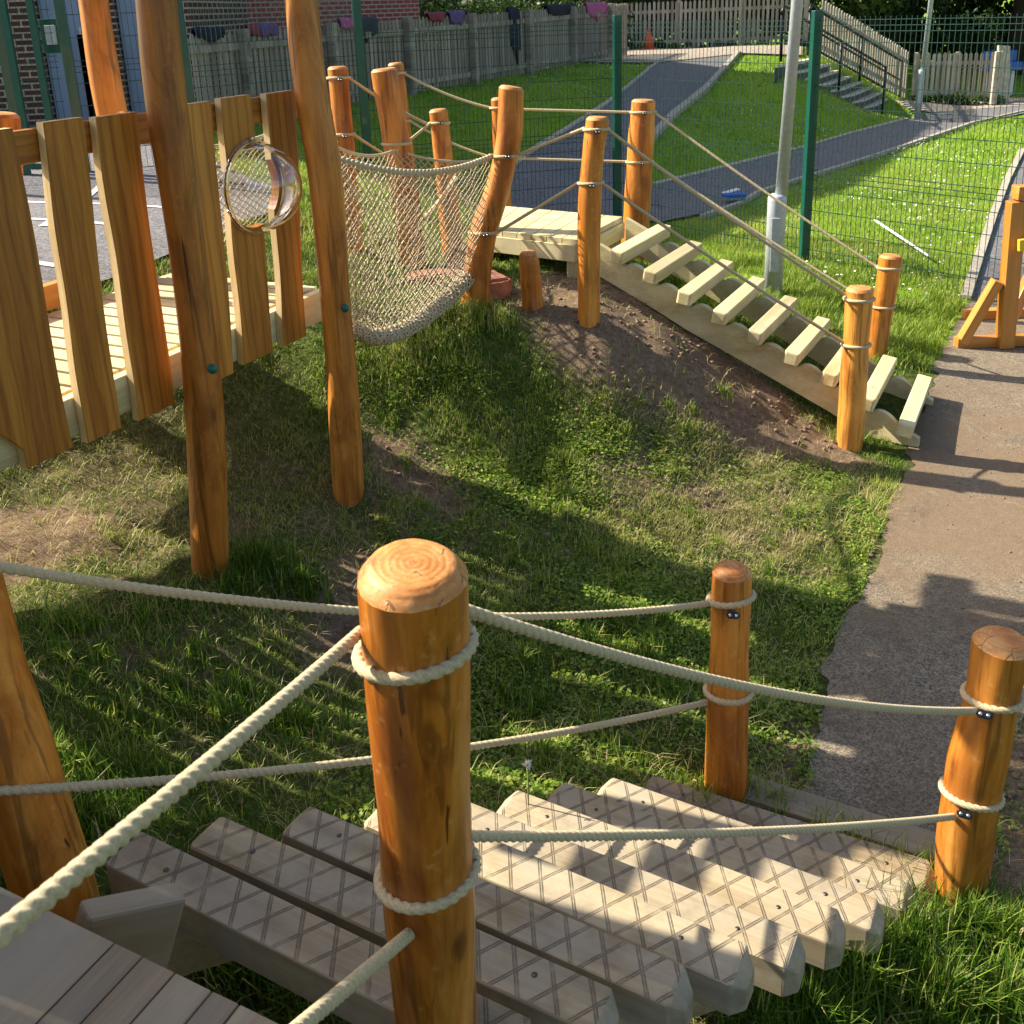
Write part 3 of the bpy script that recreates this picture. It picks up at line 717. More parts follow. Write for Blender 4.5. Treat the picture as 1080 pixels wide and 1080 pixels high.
pc = pole('C', 'tall sun-edged pole leaning behind the guard boards, far side of the walkway', (150, 310), 5.35, (103, 0), 30, 25, extra=1.9, trace=[(99, 0), (107, 60), (114, 100), (121, 130), (136, 210), (150, 310)])
def ball(name, p, r, m, parent, sq=(1, 1, 1), seg=14):
    bm = bmesh.new(); bmesh.ops.create_uvsphere(bm, u_segments=seg, v_segments=seg//2+2, radius=r)
    V = [(v.co.x*sq[0]+p[0], v.co.y*sq[1]+p[1], v.co.z*sq[2]+p[2]) for v in bm.verts]; Fc = [tuple(v.index for v in f.verts) for f in bm.faces]; bm.free()
    return mesh(name, V, Fc, m, parent, tuple(p), True)
ball('bolt_cap', PY(224, 389, 3.84), .021, 'cap', pa); ball('bolt_cap', PY(364, 325, 4.68), .021, 'cap', pb)

# ------------------------------------------------------------------ ropes
def rope_geo(pts, r, near=False, n=12):
    """three-strand rope swept along pts"""
    P = np.array([tuple(p) for p in pts], float)
    seg = np.linalg.norm(np.diff(P, axis=0), axis=1); s = np.concatenate([[0], np.cumsum(seg)])
    step = r*(.30 if near else .7); k = max(4, int(s[-1]/step)); u = np.linspace(0, s[-1], k)
    Q = np.stack([np.interp(u, s, P[:, i]) for i in range(3)], 1)
    T = np.gradient(Q, axis=0); T /= np.linalg.norm(T, axis=1)[:, None]
    A = np.zeros_like(Q); a = np.array([0, 0, 1.]) if abs(T[0, 2]) < .9 else np.array([1., 0, 0])
    for i in range(k):
        a = a-T[i]*(a@T[i]); a /= np.linalg.norm(a); A[i] = a
    Bn = np.cross(T, A); th = 2*np.pi*np.arange(n)/n
    lay = 5.4*r; ph = 2*np.pi*u/lay
    rr = r*(.70+.32*np.abs(np.cos(1.5*(th[None]-ph[:, None]))))
    V = Q[:, None]+(A[:, None]*np.cos(th)[None, :, None]+Bn[:, None]*np.sin(th)[None, :, None])*rr[..., None]
    V = V.reshape(-1, 3); i = np.arange(k-1)[:, None]*n; j = np.arange(n)[None]; j2 = (j+1) % n
    Fq = np.stack([i+j, i+j2, i+n+j2, i+n+j], -1).reshape(-1, 4)
    return V, Fq
def sag(a, b, d=.03, n=24):
    a = np.array(a, float); b = np.array(b, float)
    return [tuple(a+(b-a)*t-np.array([0, 0, 4*d*t*(1-t)])) for t in np.linspace(0, 1, n)]
def loop_pts(c, r, rr, tilt=(0, 0), turns=1.0, a0=0, rise=0, n=40):
    R_ = r*.965+rr*.65; out = []
    for k in range(n+1):
        a = a0+2*math.pi*turns*k/n
        x, y = R_*math.cos(a), R_*math.sin(a); out.append((c[0]+x, c[1]+y, c[2]+x*tilt[0]+y*tilt[1]+rise*(k/n-.5)))
    return out
def surf(key, row, toward, rr, dz=0):
    """point on the post surface at photo row, facing the point 'toward'"""
    c, r = at_px(key, 0, row); d = Vector(toward)-c; d.z = 0; d.normalize(); return c+d*(r+rr*.3)+Vector((0, 0, dz))
def fixing(p, parent, s=1.):
    mb = MB(); p = Vector(p); d = (Vector(CAM)-p).normalized(); sidev = d.cross(Vector((0, 0, 1))).normalized(); up = sidev.cross(d)
    mb.box(p, (sidev*.021*s, up*.011*s, d*.013*s)); 
    o = mb.build('rope_clamp', 'black', parent, tuple(p))
    bm = bmesh.new(); bm.from_mesh(o.data); bmesh.ops.bevel(bm, geom=list(bm.edges), offset=.005*s, segments=2, affect='EDGES'); bm.to_mesh(o.data); bm.free()
    for q in (-1, 1): ball('bolt', p+sidev*.010*q*s+d*.013*s, .006*s, 'steel', o, seg=8)
    return o
def rope(label, a, b, r=.0115, sg=.03, near=False, loops=(), clamps=(), group='rope handrails', n=12, pts=None):
    P = pts if pts is not None else sag(a, b, sg)
    V, Fq = rope_geo(P, r, near, n)
    o = mesh('handrail_rope', V, Fq, 'rope', None, tuple(P[0]), True); tag(o, label, 'rope', group)
    for (key, row, tilt) in loops:
        c, pr = at_px(key, 0, row); V, Fq = rope_geo(loop_pts(c, pr, r, tilt), r, near, n)
        mesh('rope_loop', V, Fq, 'rope', o, tuple(c), True)
    for (key, row, side) in clamps:
        c, pr = at_px(key, 0, row); d = Vector(CAM)-c; d.z = 0; d.normalize(); rt = Vector((-d.y, d.x, 0))
        ang = side; q = c+(d*math.cos(ang)+rt*math.sin(ang))*(pr+r*1.5)
        fixing(q+Vector((0, 0, .016 if near else .0)), o, 1.0 if near else .9)
    return o
def S_(key, row, other, rr=.012): return surf(key, row, other, rr)
def ends(k1, r1, k2, r2):
    c1, _ = at_px(k1, 0, r1); c2, _ = at_px(k2, 0, r2); return S_(k1, r1, c2), S_(k2, r2, c1)
# near ropes of the stepped treads
RN = .0108
a, b = ends('main', 672, 'p1035', 738)
rope('upper foreground rope between the thick honey post and reddish leaning post', a+Vector((0, 0, .012)), b, RN, .055, True, [('main', 683, (.10, -.10)), ('p1035', 733, (.0, -.12))], [('p1035', 741, -.15)], 'near side ropes of the stepped treads', 14)
a, b = ends('main', 905, 'p1035', 848)
rope('lower foreground rope stretched just above the stepped treads to the reddish leaning post', a, b, RN*.95, .02, True, [('main', 919, (.12, -.08)), ('p1035', 836, (-.1, -.16))], [('p1035', 842, -.1)], 'near side ropes of the stepped treads', 14)
c, r_ = at_px('main', 0, 672)
rope('thick blurred rope from the honey post down to the lower left corner', c+Vector((-r_*.98, .0, .012)), PD(-60, 1035, .70), .0098, .004, True, [], [], 'near side ropes of the stepped treads', 14)
c, r_ = at_px('main', 0, 945)
rope('short rope slanting down left from the lower loop of the honey post', c+Vector((-r_*.35, -r_*.98, 0)), PD(250, 1140, 1.08), .0110, .0, True, [], [], 'near side ropes of the stepped treads', 14)
cL = PY(-80, 585, 1.75)
a = PY(-60, 588, 1.72); cc, rr_ = at_px('p770', 0, 634); 
rope('upper rope beyond the treads, passing behind the honey post to the upright one', a, cc+Vector((-rr_-.002, -.01, 0)), .0112, .085, True, [('p770', 630, (.15, -.2))], [('p770', 639, .1)], 'far side ropes of the stepped treads')
cl, rl = at_px('left', 0, 800)
a = cl+Vector((-.02, -rl-.010, .0)); cc, rr_ = at_px('p770', 0, 738)
rope('lower rope beyond the treads, bent round the broad left post', None, None, .0112, 0, True, [('p770', 728, (.0, -.1))], [], 'far side ropes of the stepped treads',
     pts=[tuple(cl+Vector((-rl*1.15, .02, .01)))]+[tuple(cl+Vector((rl*1.12*math.cos(t), rl*1.12*math.sin(t), -.002))) for t in np.linspace(-2.6, -1.45, 6)]+sag(cl+Vector((.03, -rl*1.1, -.004)), cc+Vector((-rr_-.004, -.01, 0)), .05)[1:])
# ramp ropes
FR = dict(r=.011, n=8, group='rope handrails of the pine ladder ramp')
for k1, r1, k2, r2, sg, lab, lp in [
    ('p675', 118, 'p925', 283, .02, 'upper rope along the far side of the ladder ramp', [('p675', 118), ('p925', 282)]),
    ('p675', 170, 'p925', 322, .02, 'lower rope along the far side of the ladder ramp', [('p675', 170), ('p925', 323)]),
    ('p625', 137, 'p905', 311, .02, 'upper rope along the near side of the ladder ramp', [('p625', 136), ('p905', 315)]),
    ('p625', 194, 'p905', 361, .015, 'lower rope along the near side of the ladder ramp, close over the rungs', [('p625', 193), ('p905', 363)])]:
    a, b = ends(k1, r1, k2, r2); rope(lab, a, b, FR['r'], sg, False, [(k, rw, (0, -.05)) for k, rw in lp], [(k1, r1, .1)], FR['group'], 8)
FR['group'] = 'rope handrails of the pine platform and net run'
for k1, r1, k2, r2, sg, lab, lp in [
    ('p528', 115, 'p675', 118, .0, 'upper rope level behind the pine platform', [('p528', 114)]),
    ('p528', 167, 'p675', 170, .0, 'lower rope level behind the pine platform', [('p528', 167)]),
    ('p530', 163, 'p625', 135, .0, 'upper rope in front of the pine platform, rising to the right', [('p530', 164)]),
    ('p530', 245, 'p625', 193, .0, 'lower rope in front of the pine platform, crossing its pale boards', [('p530', 245)]),
    ('p419', 78, 'p528', 114, .03, 'topmost rope above the net run, from the brown post to the half hidden slim post', [('p419', 77)]),
    ('p419', 128, 'p528', 166, .03, 'second rope down behind the net run', [('p419', 128)]),
    ('p355', 83, 'p465', 131, .02, 'rope from the brown post at the walkway end to the short golden post', [('p355', 82), ('p465', 130)]),
    ('p465', 129, 'p415', 150, .0, 'short rope tying the short golden post to the pale leaning one', [('p415', 151)]),
    ('p355', 143, 'p528', 225, .03, 'long low rope behind the top edge of the net', [('p355', 142)])]:
    a, b = ends(k1, r1, k2, r2); rope(lab, a, b, FR['r'], sg, False, [(k, rw, (0, -.05)) for k, rw in lp], [(k1, r1, .1)], FR['group'], 8)

# ------------------------------------------------------------------ stepped treads
root = thing('stepped_treads', PZ(560, 900, .2), 'curving flight of chunky grooved grey timber treads descending to the path', 'steps')
TR = [((140, 872), (568, 1092), .86), ((224, 856), (655, 1058), .79), ((318, 846), (733, 1034), .69), ((402, 838), (797, 1012), .575), ((470, 838), (851, 996), .46),
      ((536, 831), (894, 972), .35), ((586, 823), (935, 960), .255), ((637, 818), (968, 940), .165), ((680, 816), (990, 918), .085)]
TT = []
for i, (a, b, z) in enumerate(TR):
    p0 = PZ(a[0], a[1], z); p1 = PZ(b[0], b[1], z); d = (p1-p0)/np.linalg.norm(p1-p0)
    # the measured line follows the back top edge of the tread; shift to its axis
    nrm = np.array([d[1], -d[0], 0]); nrm = nrm if nrm[1] < 0 else -nrm
    off = nrm*.052
    q0 = p0+off-np.array([0, 0, .048]); q1 = p1+off*.55-np.array([0, 0, .048])
    t_ = beam('tread', q0, q1, .108+.012*(i > 2), .095, 'weathered', root, .005, endbev=.030, jitter=.0012)
    TT.append((q0, q1))
    for u in (.16, .84):
        q = q0+(q1-q0)*u+np.array([random.uniform(-.01, .01), random.uniform(-.012, .012), .0475])
        mb = MB(); mb.tube([q-np.array([0, 0, .004]), q+np.array([0, 0, .0006])], .0065, 12); mb.build('screw_head', 'darkscrew', root, tuple(q), True)
for u in (.17, .80):
    Pn = [q0+(q1-q0)*u-np.array([0, 0, .055]) for q0, q1 in TT]
    Pn = [Pn[0]+(Pn[0]-Pn[1])*2.0+np.array([0, 0, .0])]+Pn+[Pn[-1]+(Pn[-1]-Pn[-2])*.5]
    Pn[0][2] = TT[0][0][2]+.02 if u < .5 else TT[0][0][2]-.02
    V = []; Fc = []
    for k, p in enumerate(Pn):
        t = Pn[min(k+1, len(Pn)-1)]-Pn[max(k-1, 0)]; n_ = np.array([-t[1], t[0], 0]); n_ /= np.linalg.norm(n_)
        dep = .17
        for s, h_ in ((-1, 0), (1, 0), (1, -dep), (-1, -dep)): V.append(p+n_*.026*s+np.array([0, 0, h_]))
    for k in range(len(Pn)-1):
        for j in range(4): Fc.append((4*k+j, 4*k+(j+1) % 4, 4*k+4+(j+1) % 4, 4*k+4+j))
    Fc += [(3, 2, 1, 0), (4*len(Pn)-4, 4*len(Pn)-3, 4*len(Pn)-2, 4*len(Pn)-1)]
    mesh('stringer', V, Fc, 'stringer', root, tuple(Pn[0]))
o = beam('timber_sleeper', PZ(772, 826, .03)+np.array([0, 0, -.04]), PZ(1004, 905, .03)+np.array([.04, .0, -.04]), .12, .10, 'deckw', None, .006, jitter=.002)
tag(o, 'grey sleeper laid in the grass at the path edge, below the last tread', 'sleeper')

# ------------------------------------------------------------------ grey deck, lower left
zd = 1.10
e0 = PZ(-60, 905, zd); e1 = PZ(330, 1097, zd); ed = (e1-e0); el = np.linalg.norm(ed); ed /= el
pn = np.array([-ed[1], ed[0], 0]); pn = pn if pn[1] < 0 else -pn
root = thing('grey_deck', tuple(e0), 'grey weathered deck of parallel boards at the bottom left, bare of grooves', 'deck')
s_ = -.02; k = 0
cuts = [PZ(x, y, zd) for x, y in ((-22, 925), (38, 955), (123, 992), (152, 1007), (186, 1024), (225, 1043), (254, 1057), (300, 1080))]
us = [float((c-e0)@ed) for c in cuts]
us = [us[0]-.12]+us+[us[-1]+.10, us[-1]+.2]
for u0, u1 in zip(us[:-1], us[1:]):
    m_ = e0+ed*((u0+u1)/2)
    beam('deck_board', m_-np.array([0, 0, .014]), m_+pn*1.5-np.array([0, 0, .014]), (u1-u0)-.004, .028, 'deckw', root, .002, jitter=.0005)
beam('deck_joist', e0+pn*.06-np.array([0, 0, .10]), e1+pn*.06-np.array([0, 0, .10]), .045, .14, 'stringer', root, .003)
beam('deck_joist', e0+pn*1.0-np.array([0, 0, .10]), e1+pn*1.0-np.array([0, 0, .10]), .045, .14, 'stringer', root, .003)
for p in (e0+pn*.9+ed*.1, e1+pn*.9-ed*.1):
    beam('deck_leg', p-np.array([0, 0, 1.1]), p-np.array([0, 0, .17]), .09, .09, 'stringer', root, .004, up=(0, 1, 0))
b0 = PZ(66, 967, 1.06); b1 = PZ(160, 944, 1.0)
o = beam('connecting_beam', b0-np.array([0, 0, .10]), b1+(b1-b0)*.12-np.array([0, 0, .11]), .06, .20, 'deckw', root, .008)

# ------------------------------------------------------------------ pine platform and ladder ramp
zp = 1.15
root = thing('pine_platform', PZ(560, 280, .9), 'pale new pine platform on the mound at the head of the ladder ramp', 'platform')
A = PZ(500, 241, zp); B = PZ(609, 253, zp); C_ = PZ(657, 228.5, zp); D_ = PZ(530, 217, zp)
nb = 7
for k in range(nb):
    u0, u1 = k/nb+.004, (k+1)/nb-.004
    p = [A+(B-A)*u0, A+(B-A)*u1, D_+(C_-D_)*u1, D_+(C_-D_)*u0]; V = [tuple(q) for q in p]+[tuple(q-np.array([0, 0, .035])) for q in p]
    mesh('platform_board', V, [(0, 1, 2, 3), (7, 6, 5, 4), (0, 4, 5, 1), (1, 5, 6, 2), (2, 6, 7, 3), (3, 7, 4, 0)], 'pine', root, tuple(p[0]))
dn = np.array([0, 0, .095]); 
for p, q in ((A, B), (B, C_), (C_, D_), (D_, A)): beam('fascia', p-dn+(q-p)*.02, q-dn-(q-p)*.02, .04, .115, 'pine', root, .003)
for p in (A, B, C_, D_):
    q = p+((A+C_)/2-p)*.15; beam('platform_leg', (q[0], q[1], float(zbase(q[0], q[1]))-.1), (q[0], q[1], zp-.15), .09, .09, 'pine', root, .004, up=(0, 1, 0))

root = thing('ladder_ramp', PZ(960, 470, .02), 'pale pine ladder ramp of nine square rungs between scalloped side boards', 'ladder')
Nn = [(652, 270), (687, 291), (723, 314), (760, 333), (797, 352), (836, 373), (876, 394), (915, 421), (955, 452)]
Ff = [(700, 243), (734, 261), (766, 281), (800, 298), (834, 319), (868, 343), (900, 365), (937, 383), (974, 403)]
zr = [1.07-.115*k for k in range(9)]
n0, n8 = PZ(*Nn[0], zr[0]), PZ(*Nn[8], zr[8]); f0, f8 = PZ(*Ff[0], zr[0]), PZ(*Ff[8], zr[8])
RG = []
for k in range(9):
    t = k/8; a = PZ(*Nn[k], zr[k])*.5+(n0+(n8-n0)*t)*.5; b = PZ(*Ff[k], zr[k])*.5+(f0+(f8-f0)*t)*.5
    RG.append((a, b)); dr = (n8-n0)/np.linalg.norm(n8-n0)
    upv = np.cross(dr, (b-a)/np.linalg.norm(b-a)); upv = upv if upv[2] > 0 else -upv; upv = upv*.35+np.array([0, 0, .65])
    beam('rung', a-(b-a)*.045, b+(b-a)*.03, .095, .088, 'pine', root, .006, up=tuple(upv/np.linalg.norm(upv)), endbev=.010, jitter=.0006)
rd = (n8-n0)/8
for u, (x0_, x8_) in ((.10, (n0, n8)), (.90, (n0, n8))):
    top, bot = [], []
    for k in range(-13, 8*12+5):
        t = k/12
        tt = max(0, min(8, t)); i = min(7, int(tt)); fr_ = tt-i
        a = RG[i][0]*(1-fr_)+RG[i+1][0]*fr_; b = RG[i][1]*(1-fr_)+RG[i+1][1]*fr_
        p = a+(b-a)*u+rd*(t-tt)
        ph = t-math.floor(t); sc = .055*max(0, math.sin(math.pi*min(1, max(0, (ph-.12)/.76))))**.6
        if t < 0: sc = .045
        if t > 8: sc = .03
        top.append(p+np.array([0, 0, -.075+sc])); 
        gz = -.245
        bot.append(p+np.array([0, 0, gz]))
    # cut the foot flat on the ground
    q = (RG[0][1]-RG[0][0]); q = np.array([q[0], q[1], 0]); q /= np.linalg.norm(q); V = []; Fc = []
    for a_, b_ in zip(top, bot):
        b2 = b_.copy(); b2[2] = max(b2[2], min(a_[2]-.03, .015))
        for s in (-1, 1): V.append(a_+q*.024*s); V.append(b2+q*.024*s)
    m_ = len(top)
    for k in range(m_-1):
        j = 4*k; Fc += [(j, j+4, j+6, j+2), (j+1, j+3, j+7, j+5), (j, j+1, j+5, j+4), (j+2, j+6, j+7, j+3)]
    Fc += [(0, 2, 3, 1), (4*m_-4, 4*m_-3, 4*m_-1, 4*m_-2)]
    mesh('side_board', V, Fc, 'pine', root, tuple(top[0]))

# ------------------------------------------------------------------ walkway with guard boards
root = thing('raised_walkway', (-1.6, 4.4, .6), 'raised timber walkway on the left, guarded by wide vertical oak boards', 'walkway')
W0 = np.array([-1.67, 3.53]); W1 = np.array([-1.03, 4.84]); wd_ = (W1-W0)/np.linalg.norm(W1-W0); wn = np.array([-wd_[1], wd_[0]])
def W(s, off, z): p = W0+wd_*s+wn*off; return np.array([p[0], p[1], z])   # s along from W0, off to the far side
def s_at(x, y):
    d = ray(x, y); a = np.array([[wd_[0], -d[0]], [wd_[1], -d[1]]]); s, _ = np.linalg.solve(a, -(W0-wn*.057)); return float(s)
GB = [((-75, -24), (-40, 20), 0), ((-20, 13), (-38, 71), 0), ((45, 88), (87, 124), .0), ((103, 146), (146, 185), 0), ((176, 227), (214, 252), 0), ((237, 269), (265, 296), 0), ((286, 314), (308, 331), 0)][1:]
HOLE = (PY(268, 198, 4.52), .178)
for i, (tp, bt, _) in enumerate(GB):
    y_t = 140-.155*(tp[0]+20); y_b = 490-.47*(bt[0])
    sa0, sa1 = s_at(tp[0], 135), s_at(tp[1], 130); sb0, sb1 = s_at(bt[0], 440), s_at(bt[1], 430)
    zt_, zb_ = 2.325+.004*math.sin(i*2), 1.155+.012*math.sin(i*5+1)
    n = 16; V = []; Fc = []; off = -.035
    for k in range(n+1):
        t = k/n; wv = .004*math.sin(5*t+i*2.1)+.004*math.sin(13*t+i)
        l = sa0+(sb0-sa0)*t+wv; r_ = sa1+(sb1-sa1)*t+.007*math.sin(6*t+i*1.3)
        if i == 0 and t > .80: l += (s_at(27, 484)-l)*min(1, (t-.80)/.12)
        z = zt_+(zb_-zt_)*t
        for s, o_ in ((l, off-.022), (r_, off-.022), (r_-.004, off+.022), (l+.004, off+.022)): V.append((s, o_, z))
    me = bpy.data.meshes.new('guard_board')
    # local frame: X down the board, Y along the walkway, Z towards the viewer
    V2 = [(-(v[2]-1.74), v[0]-(sa0+sa1)/2, -v[1]) for v in V]
    for k in range(n):
        for j in range(4): Fc.append((4*k+j, 4*k+(j+1) % 4, 4*k+4+(j+1) % 4, 4*k+4+j))
    Fc += [(3, 2, 1, 0), (4*n, 4*n+1, 4*n+2, 4*n+3)]
    me.from_pydata(V2, [], Fc); me.materials.append(MATS['board']); me.materials.append(MATS['boardedge'])
    bm = bmesh.new(); bm.from_mesh(me); bmesh.ops.recalc_face_normals(bm, faces=bm.faces)
    bm.faces.ensure_lookup_table()
    for f in bm.faces: f.material_index = 0 if abs(f.normal.z) > .8 else 1
    bmesh.ops.bevel(bm, geom=[e for e in bm.edges if len(e.link_faces) == 2 and {f.material_index for f in e.link_faces} == {0, 1}], offset=.004, segments=1, affect='EDGES')
    bm.to_mesh(me); bm.free()
    o = bpy.data.objects.new('guard_board', me); COL.objects.link(o); o.parent = root
    org = W((sa0+sa1)/2, 0, 1.74)
    Mx = Matrix(((0, wd_[0], -wn[0]), (0, wd_[1], -wn[1]), (-1, 0, 0))).to_4x4(); Mx.translation = Vector(org)-Vector(root.location)
    o.matrix_local = Mx
    if i in (3, 4, 5):
        bpy.context.view_layer.update()
        # drill the dome's porthole
        bmh = bmesh.new(); bmesh.ops.create_cone(bmh, cap_ends=True, segments=48, radius1=HOLE[1], radius2=HOLE[1], depth=.4)
        mh = bpy.data.meshes.new('cutter'); bmh.to_mesh(mh); bmh.free(); oh = bpy.data.objects.new('cutter', mh); COL.objects.link(oh)
        sH = s_at(268, 198); cH = W(sH, 0, HOLE[0][2]); q = Vector((wn[0], wn[1], 0)).to_track_quat('Z', 'Y')
        oh.matrix_world = Matrix.Translation(cH) @ q.to_matrix().to_4x4()
        md = o.modifiers.new('b', 'BOOLEAN'); md.object = oh; md.operation = 'DIFFERENCE'; md.solver = 'EXACT'
        bpy.context.view_layer.update(); dg = bpy.context.evaluated_depsgraph_get()
        me2 = bpy.data.meshes.new_from_object(o.evaluated_get(dg)); o.modifiers.clear(); o.data = me2
        bpy.data.objects.remove(oh)
sH = s_at(268, 198); cH = W(sH, -.062, HOLE[0][2]+.0)
# clear dome bulging towards the viewer
nv, nu, Rr = 14, 44, .200; V = []; Fc = []; outw = Vector((-wn[0], -wn[1], 0)); sdv = Vector((wd_[0], wd_[1], 0)); upv = Vector((0, 0, 1))
for shell in (0, 1):
    rr = Rr-.007*shell
    for a in range(nv+1):
        ph = (math.pi*.5)*a/nv
        for k in range(nu):
            th = 2*math.pi*k/nu; p = Vector(cH)+outw*(rr*math.sin(ph)*1.05+.0)+(sdv*math.cos(th)+upv*math.sin(th))*rr*max(.002, math.cos(ph)); V.append(tuple(p))
for shell in (0, 1):
    o_ = shell*(nv+1)*nu
    for a in range(nv):
        for k in range(nu):
            q = (o_+a*nu+k, o_+a*nu+(k+1) % nu, o_+(a+1)*nu+(k+1) % nu, o_+(a+1)*nu+k); Fc.append(q if not shell else q[::-1])
for k in range(nu): Fc.append((k, (nv+1)*nu+k, (nv+1)*nu+(k+1) % nu, (k+1) % nu))
dome = mesh('clear_dome', V, Fc, 'glass', root, cH, True)
mb = MB()
for k in range(nu):
    pass
mb.tube([tuple(Vector(cH)+outw*.004+(sdv*math.cos(t)+upv*math.sin(t))*(Rr+.004)) for t in np.linspace(0, 2*math.pi, 49)], .006, 8, cap=False)
mb.build('dome_rim', 'glass', dome, cH, True)
for t in (90, 200, 300, 20): ball('dome_bolt', Vector(cH)+outw*.012+(sdv*math.cos(R(t))+upv*math.sin(R(t)))*(Rr+.012), .010, 'steel', dome, seg=10)
# rails, beams, deck
beam('top_rail', W(-.75, .012, 2.25), W(1.72, .012, 2.25), .045, .115, 'board', root, .004)
beam('side_beam', W(-.85, .012, 1.255), W(1.75, .012, 1.255), .05, .15, 'pine', root, .004)
beam('side_beam', W(-.85, 1.0, 1.255), W(1.75, 1.0, 1.255), .05, .15, 'pine', root, .004)
beam('far_kerb', W(-.9, 1.06, 1.40), W(1.2, 1.06, 1.40), .06, .12, 'frame', root, .004)
beam('blocker_skirt', W(.55, 1.06, 1.08), W(1.8, 1.06, 1.08), .04, .28, 'frame', root, .004)  # added under the far kerb to stop sun reaching the slope beneath
ndk = 22
for k in range(ndk):
    s = -.75+2.45*(k+.5)/ndk; beam('walkway_board', W(s, .06, 1.315), W(s, 1.02, 1.315), .088, .032, 'pine', root, .003, jitter=.0006)
for s in (-.6,):
    for o_ in (.15, .9):
        q = W(s, o_, 0); beam('walkway_leg', (q[0], q[1], float(zbase(q[0], q[1]))-.1), (q[0], q[1], 1.18), .1, .1, 'frame', root, .004, up=(0, 1, 0))
beam('brace', PY(133, 119, 5.1), PY(128, 200, 5.1), .07, .05, 'frame', root, .004, up=(0, 1, 0))

GN = root
# ------------------------------------------------------------------ rope net run
def cord_net(fn, nu_, nv_, r, skip=None):
    """diamond net over surface fn(u,v) -> point"""
    mb_v = []; mb_f = []
    U = np.linspace(0, 1, nu_+1); Vv = np.linspace(0, 1, nv_+1)
    def seg(p, q):
        d = q-p; l = np.linalg.norm(d); 
        if l < 1e-5: return
        d /= l; a = np.cross(d, [0, 0, 1.]); 
        if np.linalg.norm(a) < .1: a = np.cross(d, [1., 0, 0])
        a /= np.linalg.norm(a); b_ = np.cross(d, a); n = len(mb_v)
        for c_ in (p-d*r*.4, q+d*r*.4):
            for k in range(4): mb_v.append(c_+(a*math.cos(k*math.pi/2+.5)+b_*math.sin(k*math.pi/2+.5))*r)
        for k in range(4): mb_f.append((n+k, n+(k+1) % 4, n+4+(k+1) % 4, n+4+k))
    P = {}
    def pt(i, j):
        if (i, j) not in P: P[i, j] = np.array(fn(i/nu_, j/nv_))+RNG.normal(0, .003, 3)
        return P[i, j]
    for i in range(nu_+1):
        for j in range(nv_+1):
            if (i+j) % 2: continue
            for di in (1, -1):
                if 0 <= i+di <= nu_ and j+1 <= nv_: seg(pt(i, j), pt(i+di, j+1))
            # knot
    return mb_v, mb_f
NL = PY(352, 166, 4.95); NR, _ = at_px('p530', 0, 164); NR = np.array(NR)+np.array([-.09, -.03, 0])
FL = PY(346, 150, 6.1); FR_, _ = at_px('p465', 0, 165); FM, _ = at_px('p415', 0, 156); FR_ = np.array(FR_)+np.array([.25, .0, -.03]); FM = np.array(FM)+np.array([0, -.09, 0])
BNL = PY(372, 340, 5.25); BNM = PY(425, 343, 5.45); BNR = PY(494, 286, 6.2)
def near_top(u): return NL*(1-u)+NR*u-np.array([0, 0, 4*.085*u*(1-u)])
def far_top(u):
    p = (FL*(1-u/.5)+FM*(u/.5)-np.array([0, 0, 4*.06*(u/.5)*(1-u/.5)])) if u < .5 else (FM*(1-(u-.5)/.5)+FR_*((u-.5)/.5)-np.array([0, 0, 4*.04*((u-.5)/.5)*(1-(u-.5)/.5)]))
    return p
def near_bot(u): a = (1-u)**2; b = 2*u*(1-u); c = u*u; return BNL*a+(2*BNM-.5*BNL-.5*BNR)*b+BNR*c
def far_bot(u): p = near_bot(u); f = far_top(u); q = p*.38+f*.62; q[2] = p[2]+.02; return q
def netf(u, v):
    nt_, nb_, fb_, ft_ = near_top(u), near_bot(u), far_bot(u), far_top(u)
    if v < .42: t = v/.42; p = nt_*(1-t)+nb_*t; p = p+np.array([.03, -.05, 0])*math.sin(math.pi*t)
    elif v < .58: t = (v-.42)/.16; p = nb_*(1-t)+fb_*t-np.array([0, 0, .06*math.sin(math.pi*t)])
    else: t = (v-.58)/.42; p = fb_*(1-t)+ft_*t
    return p
root = thing('net_run', (-.6, 5.6, .9), 'sagging open rope net slung between the walkway and the pine platform', 'net')
nv_, nf_ = cord_net(netf, 48, 76, .0030)
mesh('netting', np.array(nv_), np.array(nf_), 'net', root, (-.6, 5.6, .9), True)
for nm, fn in (('edge_rope', near_top), ('edge_rope', far_top)):
    V, Fq = rope_geo([fn(u) for u in np.linspace(0, 1, 40)], .0105, False, 8); mesh(nm, V, Fq, 'net', root, tuple(fn(0)), True)
# knots along the near top edge
mb = MB()
for u in np.linspace(0, 1, 42):
    p = near_top(u); mb.tube([p-np.array([0, 0, .016]), p+np.array([0, 0, .018])], [.011, .014], 6)
mb.build('edge_knots', 'net', root, tuple(near_top(0)), True)
